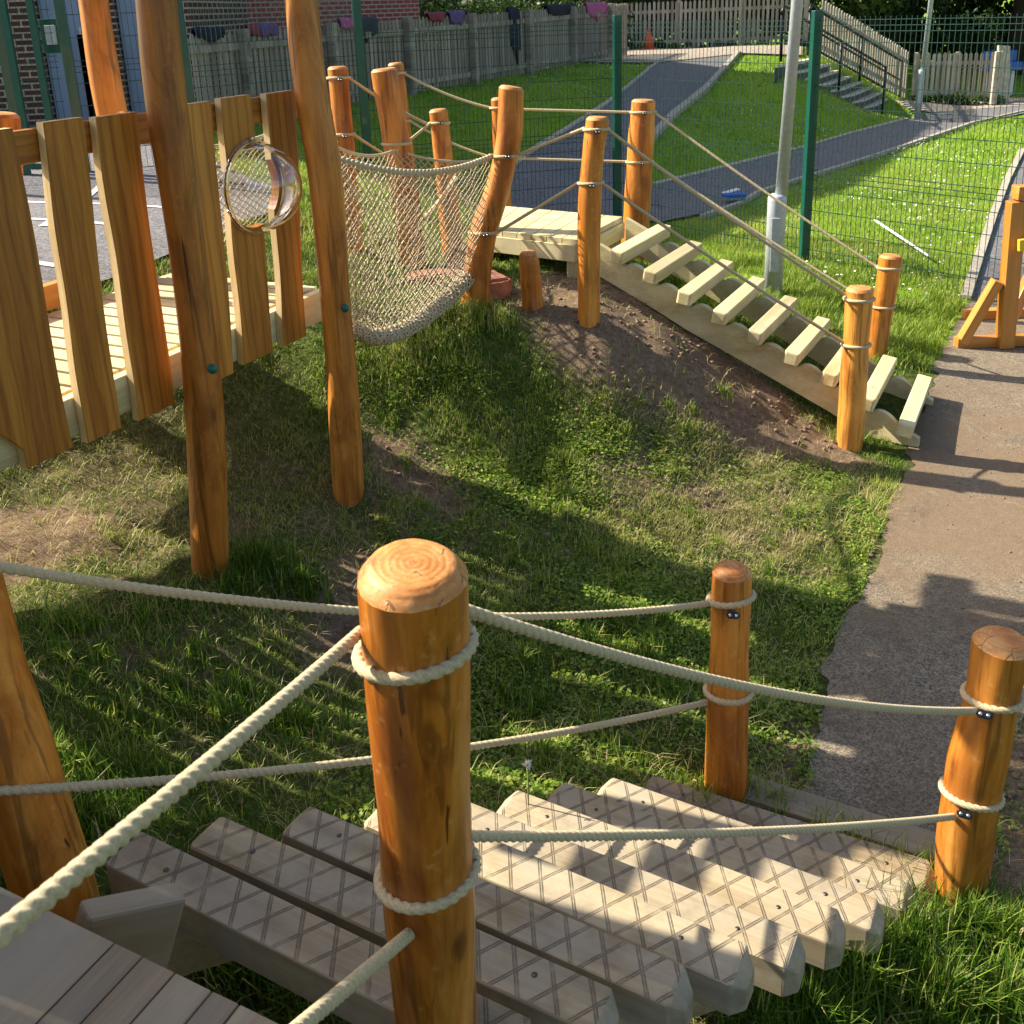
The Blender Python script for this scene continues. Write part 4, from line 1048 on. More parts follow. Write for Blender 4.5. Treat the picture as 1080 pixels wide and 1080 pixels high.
# gathered roll of net along the bottom
V = []; Fc = []; n1, n2 = 90, 18
for i in range(n1+1):
    u = i/n1; c = near_bot(u)+np.array([0, .02, -.035]); t = near_bot(min(1, u+.02))-near_bot(max(0, u-.02)); t /= np.linalg.norm(t)
    a = np.cross(t, [0, 0, 1.]); a /= np.linalg.norm(a); b_ = np.cross(a, t)
    for k in range(n2):
        th = 2*math.pi*k/n2; rr = .044*(1-.25*abs(2*u-1)**3)*(1+.12*math.sin(9*u*6+k*1.3)+.10*random.uniform(-1, 1)); V.append(c+(a*math.cos(th)+b_*math.sin(th)*.8)*rr)
for i in range(n1):
    for k in range(n2): Fc.append((i*n2+k, i*n2+(k+1) % n2, (i+1)*n2+(k+1) % n2, (i+1)*n2+k))
mesh('net_roll', V, Fc, 'net', root, tuple(near_bot(0)), True)
def rollf(u, v):
    c = near_bot(u)+np.array([0, .02, -.035]); t = near_bot(min(1, u+.02))-near_bot(max(0, u-.02)); t /= np.linalg.norm(t)
    a = np.cross(t, [0, 0, 1.]); a /= np.linalg.norm(a); b_ = np.cross(a, t); th = 2*math.pi*v; return c+(a*math.cos(th)+b_*math.sin(th)*.8)*.052
nv_, nf_ = cord_net(rollf, 84, 16, .0055); mesh('roll_cords', np.array(nv_), np.array(nf_), 'net', root, tuple(near_bot(0)), True)
nv_, nf_ = cord_net(lambda u, v: W(1.75+1.0*u, 1.04, 0)+np.array([0, 0, 1.38+(2.02-.04*u-.05*4*u*(1-u)-1.38)*v]), 28, 24, .0042)
mesh('guard_net', np.array(nv_), np.array(nf_), 'net', GN, (-1.9, 5., 1.4), True)
V, Fq = rope_geo([W(1.75+1.0*u, 1.04, 2.02-.04*u-.05*4*u*(1-u)) for u in np.linspace(0, 1, 24)], .0105, False, 8); mesh('edge_rope', V, Fq, 'net', GN, tuple(W(1.75, 1.04, 2.02)), True)
o = rope('loose pale rope slanting inside the net run', PY(481, 187, 6.6), PY(447, 231, 6.1), .013, .01, False, [], [], None, 8)
# roof and wall added out of view to shade path, deck and treads
root = thing('blocker_roof', (-1.8, 4.6, 3.1), 'unseen boarded roof added over the tall poles to shade the path', 'blocker_roof')
for k in range(11): beam('blocker_roof_board', W(.10+k*.165, -.35, 3.20), W(.10+k*.165, 1.35, 3.34), .15, .025, 'board', root, .003)
for o_, z_ in ((-.05, 3.15), (1.05, 3.25)): beam('blocker_roof_beam', W(-.0, o_, z_-.06), W(1.95, o_, z_-.06), .07, .12, 'frame', root, .004)
root = thing('blocker_wall', (-2.05, 1.5, .8), 'unseen board wall added to shade the grey deck and first treads', 'shade wall')
for k in range(12): 
    y = .55+k*.19; beam('blocker_board', (-2.15-.02*k*0, y, .7), (-2.15, y, 3.0-.02*(k % 3)), .18, .03, 'board', root, .003, up=(1, 0, 0))
for y in (.5, 2.75): beam('blocker_post', (-2.22, y, .4), (-2.22, y, 3.1), .12, .12, 'frame', root, .006, up=(0, 1, 0))
# sandstone blocks
def rock(label, p, s, seed, rot=0):
    bm = bmesh.new(); bmesh.ops.create_cube(bm, size=1); bmesh.ops.bevel(bm, geom=list(bm.edges), offset=.12, segments=2, affect='EDGES'); bmesh.ops.subdivide_edges(bm, edges=bm.edges[:], cuts=2, use_grid_fill=True)
    rs = random.Random(seed); c, s_2 = math.cos(rot), math.sin(rot)
    V = [((v.co.x*s[0]*c-v.co.y*s[1]*s_2)*(1+rs.uniform(-.05, .05))+p[0], (v.co.x*s[0]*s_2+v.co.y*s[1]*c)*(1+rs.uniform(-.05, .05))+p[1], v.co.z*s[2]*(1+rs.uniform(-.06, .06))+p[2]) for v in bm.verts]
    Fc = [tuple(v.index for v in f.verts) for f in bm.faces]; bm.free()
    o = mesh('sandstone_block', V, Fc, 'sand', None, tuple(p)); return tag(o, label, 'stone block', 'sandstone blocks on the mound')
rock('red sandstone block right of the crooked post foot', PZ(516, 302, .92), (.22, .3, .15), 3, .4)
rock('flat red stone behind the net, left of the crooked post', PZ(462, 292, .92), (.42, .2, .08), 5, .2)
rock('upright red stone seen through the net near the crooked post', PZ(489, 275, .98), (.22, .2, .2), 8, .2)

# ------------------------------------------------------------------ green mesh security fence
FP = {}
def gz(p): return float(zbase(p[0], p[1]))
for k, px_, D in (('p1', 855, 10.0), ('p2', 651, 12.0), ('p3', 386, 11.2), ('p4', 204, 9.9), ('gc', 84, 9.5), ('gb', 52, 9.45), ('ga', 20, 9.4), ('pz', -190, 9.2)):
    q = PD(px_, 140, D); FP[k] = np.array([q[0], q[1], gz(q)])
FP['p0'] = FP['p1']+(np.array([*PZ(1052, 326, 0)[:2], 0])-FP['p1']*np.array([1, 1, 0]))*1.22; FP['p0'][2] = 0
topz = dict(p0=2.52, p1=2.47, p2=2.47, p3=3.45, p4=3.75, gc=3.75, gb=3.75, ga=3.75, pz=3.75)
root = thing('mesh_fence', tuple(FP['p1']), 'tall dark green welded mesh fence with square green posts across the lawn', 'fence')
def panel(name, a, b, z0, z1, parent, dx=.0502, dz=.2, r=.0021):
    mb = MB(); a = np.array(a); b = np.array(b); l = math.hypot(b[0]-a[0], b[1]-a[1]); d = np.array([(b[0]-a[0])/l, (b[1]-a[1])/l, 0]); n = max(2, int(l/dx)); nrm = np.array([-d[1], d[0], 0])
    for k in range(1, n):
        p = a+d*l*k/n; t = k/n; zb = z0[0]*(1-t)+z0[1]*t
        mb.box((p[0], p[1], (zb+z1)/2), (d*r, nrm*r, (0, 0, (z1-zb)/2)))
    rows = int((z1-min(z0))/dz)
    for k in range(rows+1):
        z = z1-.03-k*dz
        for dz_ in ((0, -.05, -.1) if k in (0, rows//2+1) else (0,)):
            p, q = a+d*.03, a+d*(l-.03); mb.box(((p[0]+q[0])/2+nrm[0]*.003, (p[1]+q[1])/2+nrm[1]*.003, z+dz_), (d*(l/2-.03), nrm*.003, (0, 0, .0032)))
    o = mb.build(name, 'darkgreen', parent, (float((a+b)[0]/2), float((a+b)[1]/2), z1)); return o
for k in ('p0', 'p1', 'p2', 'p3', 'p4', 'gc', 'gb', 'ga', 'pz'):
    p = FP[k]; t_ = topz[k]+.06; wd = .12 if k != 'p4' else .10; 
    if k in ('gb',): continue
    beam('fence_post', (p[0], p[1], p[2]-.2), (p[0], p[1], t_), wd*.82 if k in ('p1', 'p2') else .09, .06, 'green', root, .006, up=(.35, -.94, 0))
for a, b in (('p0', 'p1'), ('p1', 'p2'), ('p2', 'p3'), ('p3', 'p4'), ('p4', 'gc'), ('ga', 'pz')):
    z1 = min(topz[a], topz[b]); panel('mesh_panel', FP[a], FP[b], (FP[a][2]+.04, FP[b][2]+.04), z1, root)
root = thing('mesh_gate', tuple(FP['gc']), 'narrow dark green mesh gate with a lock plate before the blue-grey door', 'gate')
a, b = FP['ga']+np.array([.06, 0, 0]), FP['gc']-np.array([.06, 0, 0])
panel('mesh_panel', a, b, (a[2]+.1, b[2]+.1), 3.6, root)
for p in (a, a*.45+b*.55): beam('gate_stile', (p[0], p[1], a[2]+.08), (p[0], p[1], 3.62), .06, .05, 'green', root, .004, up=(0, -1, 0))
for z in (a[2]+.1, 3.6): beam('gate_rail', (a[0], a[1], z), (b[0], b[1], z), .05, .05, 'green', root, .004)
q = PD(56, 38, 9.35); beam('lock_plate', q-np.array([.10, 0, 0]), q+np.array([.10, 0, 0]), .05, .30, 'green', root, .006)
q = q-np.array([0, .04, .0]); beam('lock_box', q-np.array([.045, 0, -.01]), q+np.array([.05, 0, .01]), .04, .17, 'galv', root, .006)

# ------------------------------------------------------------------ buildings
def wallbox(name, quad, z0, z1, m, parent, th=.3, thick_dir=None):
    """vertical wall through a list of plan points, with metric UVs"""
    V = []; Fc = []; UVs = []; u = 0
    for a, b in zip(quad[:-1], quad[1:]):
        l = math.hypot(b[0]-a[0], b[1]-a[1]); n = len(V)
        V += [(a[0], a[1], z0), (b[0], b[1], z0), (b[0], b[1], z1), (a[0], a[1], z1)]; Fc.append((n, n+1, n+2, n+3)); UVs += [(u, z0), (u+l, z0), (u+l, z1), (u, z1)]; u += l
    n = len(V); V += [(p[0], p[1], z1) for p in quad]; 
    if quad[0] == quad[-1]: Fc.append(tuple(range(n, n+len(quad)-1))); UVs += [(0, 0)]*(len(quad)-1); V.pop()
    return mesh(name, V, Fc, m, parent, (quad[0][0], quad[0][1], z0), uv=UVs)
YB = 13.2
def xb(px, Y=YB): return float(PY(px, 60, Y)[0])
root = thing('brick_annexe', (xb(100), YB, 1.4), 'low dark brown brick building with blue-grey doors behind the green mesh gate', 'building')
xr = xb(206)
for p0_, p1_ in ((-400, 0), (9, 46), (100, 128), (200, 206)):
    x0, x1 = xb(p0_), xb(p1_); wallbox('wall', [(x0, YB), (x1, YB), (x1, YB+3), (x0, YB+3), (x0, YB)], 1.2, 4.3, 'brickdark', root)
wallbox('wall', [(xb(-400), YB+.4), (xr, YB+.4), (xr, YB+6), (xb(-400), YB+6), (xb(-400), YB+.4)], 3.9, 4.4, 'brickdark', root)
for a_, b_, nm in ((0, 9, 'column'), (46, 72, 'door'), (72, 100, 'door'), (128, 166, 'door'), (166, 200, 'door')):
    x0, x1 = xb(a_)+.01, xb(b_)-.01; z0, z1 = 1.38, 3.9
    o = beam(nm, ((x0+x1)/2, YB+.10, z0), ((x0+x1)/2, YB+.10, z1), x1-x0, .08, 'bluegrey', root, .004, up=(0, -1, 0))
    if nm == 'door':
        c_ = (x0+x1)/2
        mb = MB(); w2 = (x1-x0)/2-.035
        for zz0, zz1 in ((z0+.12, z0+.95), (z0+1.1, z1-.15)): mb.box((c_, YB+.045, (zz0+zz1)/2), ((w2, 0, 0), (0, .012, 0), (0, 0, (zz1-zz0)/2)))
        mb.build('door_panel', 'bluegrey', o); bpy.data.objects.remove(bpy.data.objects[-1]) if False else None
        COL.objects[-1].location = (0, 0, 0)
        COL.objects[-1].parent = None; COL.objects[-1].parent = root
        COL.objects[-1].data.transform(Matrix.Translation(-Vector(root.location)))
        beam('door_handle', (x1-.12, YB+.02, 2.35), (x1-.12, YB+.02, 2.6), .03, .03, 'galv', root, .003, up=(0, -1, 0))
V = [(xb(-400)-.3, YB-.35, 4.42), (xr+.3, YB-.35, 4.42), (xr+.3, YB+6.3, 4.42), (xb(-400)-.3, YB+6.3, 4.42)]; V += [(v[0], v[1], v[2]+.18) for v in V]
mesh('roof', V, [(0, 3, 2, 1), (4, 5, 6, 7), (0, 1, 5, 4), (1, 2, 6, 5), (2, 3, 7, 6), (3, 0, 4, 7)], 'roofing', root, V[0])

BT = 8.9
root = thing('brick_house', (-6.3, 20.3, 1.3), 'large red brick building rising behind the long grey picket fence', 'building')
fp = [(-9.8, 13.9), (-6.1, 18.9), (-1.9, 25.4), (-9.5, 29), (-17, 19), (-9.8, 13.9)]
wallbox('wall', fp, 1.2, BT, 'brickred', root)
d_ = np.array([4.2, 6.5]); d_ /= np.linalg.norm(d_); n_ = np.array([d_[1], -d_[0]])
for s in (-4, -1, 2, 5):
    p = np.array([-6.1, 18.9])+d_*s+n_*.02
    fr_ = beam('window', (p[0], p[1], 3.6), (p[0], p[1], 4.8), 1.3, .06, 'white', root, .004, up=(n_[0], n_[1], 0))
    p = p+n_*.035; pane = beam('pane', (p[0], p[1], 3.68), (p[0], p[1], 4.72), 1.16, .02, 'grey2', root, .002, up=(n_[0], n_[1], 0))
cx_, cy_ = -9.2, 21.5
V = [(cx_+(x-cx_)*1.06, cy_+(y-cy_)*1.06, BT+.01) for x, y in fp[:-1]]+[(cx_, cy_, BT+1.0)]
mesh('roof', V, [(0, 1, 5), (1, 2, 5), (2, 3, 5), (3, 4, 5), (4, 0, 5), (4, 3, 2, 1, 0)], 'roofing', root, (cx_, cy_, BT))

# ------------------------------------------------------------------ picket fences
def picket(root, a, b, ta, tb, m, pitch=.11, pw=.074, rails=(.25, .82), bays=1, postw=.13, post_off=-.09, pick_off=0., points=True, base_f=None, jz=.012, posts=None, railside=-1, gap_bot=.05):
    """a,b plan+base z of the ends, ta/tb top z. one panel per bay, posts separate"""
    a = np.array(a, float); b = np.array(b, float); l = math.hypot(b[0]-a[0], b[1]-a[1]); d = np.array([(b[0]-a[0])/l, (b[1]-a[1])/l, 0]); nrm = np.array([d[1], -d[0], 0])
    ts = posts if posts is not None else list(np.linspace(0, 1, bays+1))
    ed_ = sorted(set([0.]+list(ts)+[1.]))
    for t0, t1 in zip(ed_[:-1], ed_[1:]):
        mb = MB(); n = max(1, int(round(l*(t1-t0)/pitch)))
        for k in range(n):
            t = t0+(t1-t0)*(k+.5)/n; p = a+(b-a)*t; zb = p[2] if base_f is None else base_f(t); zt_ = ta+(tb-ta)*t+random.uniform(-jz, jz)
            q = np.array([p[0], p[1], 0])+nrm*pick_off; h0 = zb+gap_bot; lean = d*random.uniform(-.008, .008)
            w2 = pw/2; ct = zt_-.045; V = []
            for o_ in (-.009, .009):
                V += [q-d*w2+nrm*o_+[0, 0, h0], q+d*w2+nrm*o_+[0, 0, h0], q+d*w2+nrm*o_+lean+[0, 0, ct], q+d*w2*.35+nrm*o_+lean+[0, 0, zt_], q-d*w2*.35+nrm*o_+lean+[0, 0, zt_], q-d*w2+nrm*o_+lean+[0, 0, ct]]
            mb.add(V, [(0, 1, 2, 3, 4, 5), (11, 10, 9, 8, 7, 6)]+[(j, 6+j, 6+(j+1) % 6, (j+1) % 6) for j in range(6)])
        for rf in rails:
            pts_ = []
            for t in (t0, t1):
                p = a+(b-a)*t; zb = p[2] if base_f is None else base_f(t); z = zb+(ta+(tb-ta)*t-zb)*rf; pts_.append(np.array([p[0], p[1], z])+nrm*(pick_off+.028*(-railside)))
            mb.bar(pts_[0]+d*.0, pts_[1]-d*.0, .035, .085)
        mb.build('picket_panel', m, root, tuple(a+(b-a)*t0))
    if postw:
        for t in ts:
            p = a+(b-a)*t; zb = p[2] if base_f is None else base_f(t); q = np.array([p[0], p[1], 0])+nrm*(-post_off)
            beam('fence_post', (q[0], q[1], zb-.1), (q[0], q[1], ta+(tb-ta)*t+.02), postw, postw, m, root, .008, up=tuple(nrm))
fa = np.array([-3.95, 12.45, 1.30]); fb = np.array([3.05, 25.95, 1.40])
root = thing('picket_fence', tuple(fa), 'long weathered grey picket fence in shade, running back past the red brick building', 'fence', 'picket fences round the lawn')
def tpx(px):
    lo, hi = 0, 1
    for _ in range(40):
        m_ = (lo+hi)/2; p = fa+(fb-fa)*m_; lo, hi = (m_, hi) if proj(p)[0] < px else (lo, m_)
    return lo
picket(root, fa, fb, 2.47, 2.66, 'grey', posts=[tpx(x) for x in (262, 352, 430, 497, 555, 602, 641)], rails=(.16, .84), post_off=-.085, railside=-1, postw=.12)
fa2 = PZ(650, 56, 1.36); fb2 = PZ(838, 50, 1.38); fb2 = fa2+(fb2-fa2)*1.06
root = thing('picket_fence', tuple(fa2), 'sunlit tan picket fence across the back, behind the orange cone', 'fence', 'picket fences round the lawn')
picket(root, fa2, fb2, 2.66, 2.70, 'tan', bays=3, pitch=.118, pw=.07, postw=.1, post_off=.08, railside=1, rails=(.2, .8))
fa3 = PZ(962, 109, 0); fb3 = PZ(1050, 109, 0)
root = thing('picket_fence', tuple(fa3), 'sunlit picket fence at the right behind the far lamp post, bright lawn showing through', 'fence', 'picket fences round the lawn')
picket(root, fa3, fb3, 1.22, 1.22, 'tan', bays=2, pitch=.128, pw=.078, postw=.1, post_off=.08, railside=1, rails=(.2, .8))
beam('gate_post', PZ(1047, 110, 0), PZ(1047, 110, 0)+np.array([0, 0, 1.25]), .14, .1, 'tan', root, .01, up=(0, -1, 0))
o = beam('leaning_gate', PZ(1062, 109, 0)+np.array([0, .2, .0]), PZ(1062, 109, 0)+np.array([.0, .5, 1.35]), .42, .06, 'tan', None, .008, up=(.5, -1, 0)); tag(o, 'open picket gate panel end-on beside the right hand fence', 'gate')

# ------------------------------------------------------------------ concrete steps and railings
N = 8; g0 = PZ(924, 110, .17); g7 = PZ(838, 66.5, 1.36); s0f = PZ(941, 101.5, .17); wv = s0f-g0
sdir = (g7-g0)/(N-1)
root = thing('garden_steps', tuple(g0), 'flight of eight pale concrete steps climbing left behind the lawn', 'steps')
for k in range(N):
    p = g0+sdir*k; z1 = p[2]; back = np.array([sdir[0], sdir[1], 0])
    V = [p, p+wv, p+wv+back*1.25, p+back*1.25]; V = [np.array([v[0], v[1], z1]) for v in V]; Vb = [np.array([v[0], v[1], z1-.05]) for v in V]
    mesh('tread', V+Vb, [(0, 1, 2, 3), (7, 6, 5, 4), (0, 4, 5, 1), (1, 5, 6, 2), (2, 6, 7, 3), (3, 7, 4, 0)], 'concrete', root, tuple(V[0]))
    Va = [v-np.array([0, 0, .051])+back*.12 for v in V]; Vc = [np.array([v[0], v[1], z1-.6]) for v in Va]
    mesh('riser', Va+Vc, [(0, 4, 5, 1), (1, 5, 6, 2), (2, 6, 7, 3), (3, 7, 4, 0)], 'riser', root, tuple(Va[0]))
for side, lab in ((-.02, 'near black tubular handrail on the lawn side of the concrete steps'), (1.02, 'far black tubular handrail on the fence side of the concrete steps')):
    o0 = g0+wv*side; root = thing('handrail', tuple(o0), lab, 'railing', 'black handrails of the concrete steps')
    def rp(k, h): p = o0+sdir*k; return (p[0], p[1], p[2]+h)
    mb = MB(); mb.tube([rp(-.7, .95), rp(7, .95), rp(7.5, 1.0), tuple(np.array(rp(7.9, .98))), tuple(np.array(rp(8.05, .80)))], .030, 8); mb.build('top_rail', 'rail', root, rp(0, .95), True)
    mb = MB(); mb.tube([rp(-.7, .48), rp(7.8, .5)], .026, 8); mb.build('mid_rail', 'rail', root, rp(0, .5), True)
    for k in (-.7, 3.4, 7.95):
        mb = MB(); q = rp(k, 0); mb.tube([(q[0], q[1], float(zbase(q[0], q[1]))-.1 if k < 0 else q[2]-.1), (q[0], q[1], q[2]+.95 if k < 7.9 else q[2]+.85)], .030, 8); mb.build('railing_post', 'rail', root, q, True)
root = thing('picket_fence', tuple(g0+wv*1.35), 'stepped picket fence rising alongside the concrete steps', 'fence', 'picket fences round the lawn')
fs = g0+wv*1.30+np.array([.25, 0, -.17]); fe = g0+sdir*7.6+wv*1.30
picket(root, (fs[0], fs[1], 0), (fe[0], fe[1], 1.36), 1.22, 2.62, 'tan', pitch=.128, pw=.078, bays=1, postw=0, rails=(.2, .8))

# ------------------------------------------------------------------ lamp posts
def lamp(base, toppx, Y, hd, lab, r0, r1, dh):
    b = np.array(base); root = thing('lamp_post', tuple(b), lab, 'lamp post', 'galvanised lamp posts')
    mb = MB(); mb.tube([b-np.array([0, 0, .1]), b+np.array([0, 0, dh]), b+np.array([0, 0, dh+.03]), b+np.array([0, 0, dh+.05])], [r0, r0, r0*.96, r1*1.1], 24); mb.build('base_section', 'galv', root, tuple(b), True)
    top = np.array(PY(*toppx, Y)); top = b+(top-b)*(hd/(top[2]-b[2]))
    s_ = b+(top-b)*((dh+.04)/hd)
    mb = MB(); mb.tube([s_, s_+(top-s_)*.5, top], [r1, r1*.9, r1*.7], 20); mb.build('shaft', 'galv', root, tuple(s_), True)
    d = Vector((-b[0], -b[1], 0)).normalized(); dp = mb = MB(); c = Vector(b)+d*(r0+.001)+Vector((0, 0, dh*.55)); sdv_ = Vector((d.y, -d.x, 0))
    o = beam('service_door', c-Vector((0, 0, dh*.28)), c+Vector((0, 0, dh*.28)), r0*.9, .012, 'galv', root, .004, up=tuple(d))
    h = beam('lamp_head', top+np.array([-.05, 0, .05]), top+np.array([.45, -.1, .1]), .16, .09, 'galv', root, .02); return root
b = PZ(815, 311, .12); lamp(b, (841, 0), b[1], 6.0, 'near galvanised steel lamp post behind the ladder ramp, inside the mesh fence', 9.5*proj(b)[2]/F, 6*proj(b)[2]/F, .86)
b = PZ(968, 121, 0); lamp(b, (982, 0), b[1], 7.0, 'distant galvanised steel lamp post at the foot of the concrete steps', 3.4*proj(b)[2]/F, 2.6*proj(b)[2]/F, .95)

# ------------------------------------------------------------------ climbing frame at the right edge
b = PZ(1059, 366, 0); b2 = np.array([*PY(1072, 212, b[1])])
root = thing('climbing_frame', tuple(b), 'orange stained square timber frame with a diagonal brace at the right edge', 'climbing frame')
tp = b+np.array([b2[0]-b[0], 0, b2[2]])
beam('upright', b, tp, .115, .11, 'frame', root, .006, up=(0, 1, 0))
beam('upright', b+np.array([.62, .8, 0]), tp+np.array([.62, .8, 0]), .13, .12, 'frame', root, .006, up=(0, 1, 0))
beam('upright', b+np.array([1.5, .1, 0]), tp+np.array([1.5, .1, 0]), .14, .12, 'frame', root, .006, up=(0, 1, 0))
q0 = PZ(1014, 361, .04); q1 = PY(1052, 296, b[1]); beam('brace', q0, q1, .075, .085, 'frame', root, .005, up=(0, 1, 0))
beam('brace', b+np.array([.15, .3, .05]), b+np.array([.02, .1, 0])+np.array([.55, .5, .75]), .075, .085, 'frame', root, .005, up=(0, 1, 0))
beam('foot_beam', PZ(1008, 361, .04), b+np.array([1.5, .05, .04]), .09, .08, 'frame', root, .005)
beam('foot_beam', b+np.array([.0, .75, .04]), b+np.array([1.5, .8, .04]), .09, .08, 'frame', root, .005)
beam('cross_rail', tp+np.array([-.02, .0, .065]), tp+np.array([1.6, .05, .065]), .12, .1, 'frame', root, .006)
o = beam('yellow_bracket', PY(1074, 259, b[1]-.1), PY(1096, 256, b[1]-.1), .04, .09, 'yellow', root, .006)
beam('upright', tp+np.array([.16, .02, .115]), tp+np.array([.16, .02, .40]), .13, .12, 'frame', root, .006, up=(0, 1, 0))

# ------------------------------------------------------------------ small things on the far side
b = PZ(684, 55.5, 1.38); b[2] = gz(b)+.05; root = thing('traffic_cone', tuple(b), 'orange traffic cone standing on the pale paving by the tan fence', 'cone')
mb = MB(); mb.tube([b, b+np.array([0, 0, .03])], .20, 4); mb.build('cone_base', 'cone', root, tuple(b))
mb = MB(); mb.tube([b+np.array([0, 0, .03]), b+np.array([0, 0, .50])], [.15, .045], 20); mb.build('cone_body', 'cone', root, tuple(b), True)
b = PZ(742, 60, 1.4)
a = PZ(922, 241, .06); c = PZ(979, 275, .06); mb = MB(); mb.tube([a+[0, 0, .10], c+[0, 0, .05]], .014, 8)
o = mb.build('plastic_stick', 'white', None, tuple(a), True); tag(o, 'thin white stick lying slantwise on the bright grass behind the mesh fence', 'stick')
b = PZ(774, 209, .06); root = thing('litter_tray', tuple(b), 'small blue and white tray lying on the grey path beyond the mesh', 'litter')
beam('tray', b+[-.16, 0, .04], b+[.16, 0, .04], .16, .05, 'blue', root, .01); beam('lid', b+[-.13, .12, .05], b+[.10, .16, .10], .12, .012, 'white', root, .003)
b = PZ(1072, 106, 0)+np.array([0, 1.5, 0]); root = thing('bench_seat', tuple(b), 'blue seat on white legs beyond the gate at the far right', 'seat')
beam('seat', b+[-.25, 0, .75], b+[.7, 0, .75], .4, .22, 'blue', root, .02); beam('backrest', b+[-.2, .2, 1.0], b+[.7, .2, 1.0], .06, .28, 'blue', root, .02)
for x in (-.15, .2, .55): beam('leg', b+[x, 0, 0], b+[x, 0, .64], .09, .06, 'white', root, .01, up=(0, 1, 0))

# garments and bags slung over the grey fence: a lumpy drape each, hanging both sides
def drape(px, y, wdt, drop, m, lab, seed):
    t = tpx(px); p = fa+(fb-fa)*t; d = (fb-fa)/np.linalg.norm(fb-fa); d[2] = 0; d /= np.linalg.norm(d); n_ = np.array([d[1], -d[0], 0]); zt_ = 2.47+.19*t+.012
    rs = np.random.default_rng(seed); nu_, nv_ = 9, 12; V = []
    for i in range(nu_+1):
        u = i/nu_-.5; dl = drop*(1-.5*abs(u)*1.6)*(1+rs.uniform(-.25, .25))
        for j in range(nv_+1):
            v = (j/nv_-.5)*2; off = .045*np.tanh(v*4); z = zt_+.05*math.cos(v*1.5)**4-abs(v)**1.4*dl*(1 if v > 0 else .55)
            V.append(p+d*u*wdt*(1-.15*abs(v))+n_*(off+.03*math.sin(9*u+seed)*abs(v)+rs.uniform(-.01, .01))+np.array([0, 0, z-p[2]+rs.uniform(-.012, .012)]))
    Fc = [(i*(nv_+1)+j, (i+1)*(nv_+1)+j, (i+1)*(nv_+1)+j+1, i*(nv_+1)+j+1) for i in range(nu_) for j in range(nv_)]
    o = mesh('hanging_garment', V, Fc, m, None, tuple(p), True)
    md = o.modifiers.new('thick', 'SOLIDIFY'); md.thickness = .018; md.offset = 0
    tag(o, lab, 'garment', 'clothes slung over the grey picket fence')
drape(232, 25, .55, .12, 'navy', 'dark garment on the fence top nearest the green posts', 1)
drape(277, 22, .30, .10, 'maroon', 'red cloth on the fence between the two tall poles', 2)
drape(290, 20, .40, .12, 'purple', 'purple cloth beside the red one on the fence top', 3)
drape(372, 14, .40, .10, 'pink', 'pink cloth on the fence left of the dark green post', 4)
drape(392, 17, .55, .28, 'grey2', 'bulky charcoal bag hung just right of the dark green post', 5)
drape(463, 10, .6, .10, 'maroon', 'dull red cloth on the fence at the right end of the brick wall', 6)
drape(484, 8, .6, .18, 'purple', 'lilac coat on the fence at the corner of the brick building', 7)
drape(543, 6, .45, 1.0, 'navy', 'long navy coat hanging far down the fence', 8)
drape(592, 4, 1.5, .18, 'navy', 'heap of dark coats toward the far end of the grey fence', 9)
drape(628, 2, 1.2, .30, 'pink', 'bright pink coat on the farthest bay of the grey fence', 10)

# ------------------------------------------------------------------ trees
def leafcloud(centres, radii, n, size, seed, flat=.3):
    rs = np.random.default_rng(seed); k = len(centres); wts = np.array(radii)**2; ci = rs.choice(k, n, p=wts/wts.sum())
    d = rs.normal(size=(n, 3)); d /= np.linalg.norm(d, axis=1)[:, None]; rad = rs.uniform(.35, 1.08, n)**.6
    C0 = np.array(centres)[ci]; R0 = np.array(radii)[ci]; P = C0+d*(R0*rad)[:, None]*np.array([1, 1, .8])
    nrm = d*.6+rs.normal(size=(n, 3))*.6+np.array([0, 0, .25]); nrm /= np.linalg.norm(nrm, axis=1)[:, None]
    a = np.cross(nrm, rs.normal(size=(n, 3))); a /= np.linalg.norm(a, axis=1)[:, None]; b_ = np.cross(nrm, a); s = size*rs.uniform(.6, 1.4, n)[:, None]
    V = np.stack([P-a*s, P-b_*s*.45+nrm*s*.12, P+a*s, P+b_*s*.45+nrm*s*.12], 1).reshape(-1, 3); Fq = np.arange(4*n).reshape(n, 4)
    clump = rs.uniform(-.28, .28, k)[ci]; tint = np.clip(.42+clump+rs.normal(0, .14, n), 0, 1); return V, Fq, np.repeat(tint, 4)
def tree(p, rad, hgt, lab, seed, n=9000, size=.10, low=.4, bright=0, name='leafy_tree', cat='tree', group='dark trees beyond the fences'):
    rs = random.Random(seed); p = np.array([p[0], p[1], gz(p)]); root = thing(name, tuple(p), lab, cat, group)
    mb = MB(); tp = p+np.array([rs.uniform(-.3, .3), rs.uniform(-.3, .3), hgt*.8]); r0 = .06*rad+.04
    mb.tube([p-[0, 0, .2], p*.6+tp*.4, tp], [r0*1.3, r0, r0*.3], 10)
    cs, rr = [], []
    for k in range(26):
        a = rs.uniform(0, 6.28); zf = rs.uniform(0, 1); q = rad*math.sin(math.pi*(.18+.74*zf))**.7*rs.uniform(.45, 1.0)
        c = p+np.array([math.cos(a)*q, math.sin(a)*q, low+(hgt-low)*zf]); cs.append(c); rr.append(rad*rs.uniform(.20, .38))
        if k % 3 == 0: mb.tube([p+(tp-p)*(.25+.6*zf*.7), c], [r0*.45, r0*.12], 6)
    mb.build('trunk', 'bark', root, tuple(p), True)
    V, Fq, T = leafcloud(cs, rr, n, size, seed); T = np.clip(T+bright, 0, 1); mesh('crown', V, Fq, 'leaf', root, tuple(p), False, attrs=dict(tint=T))
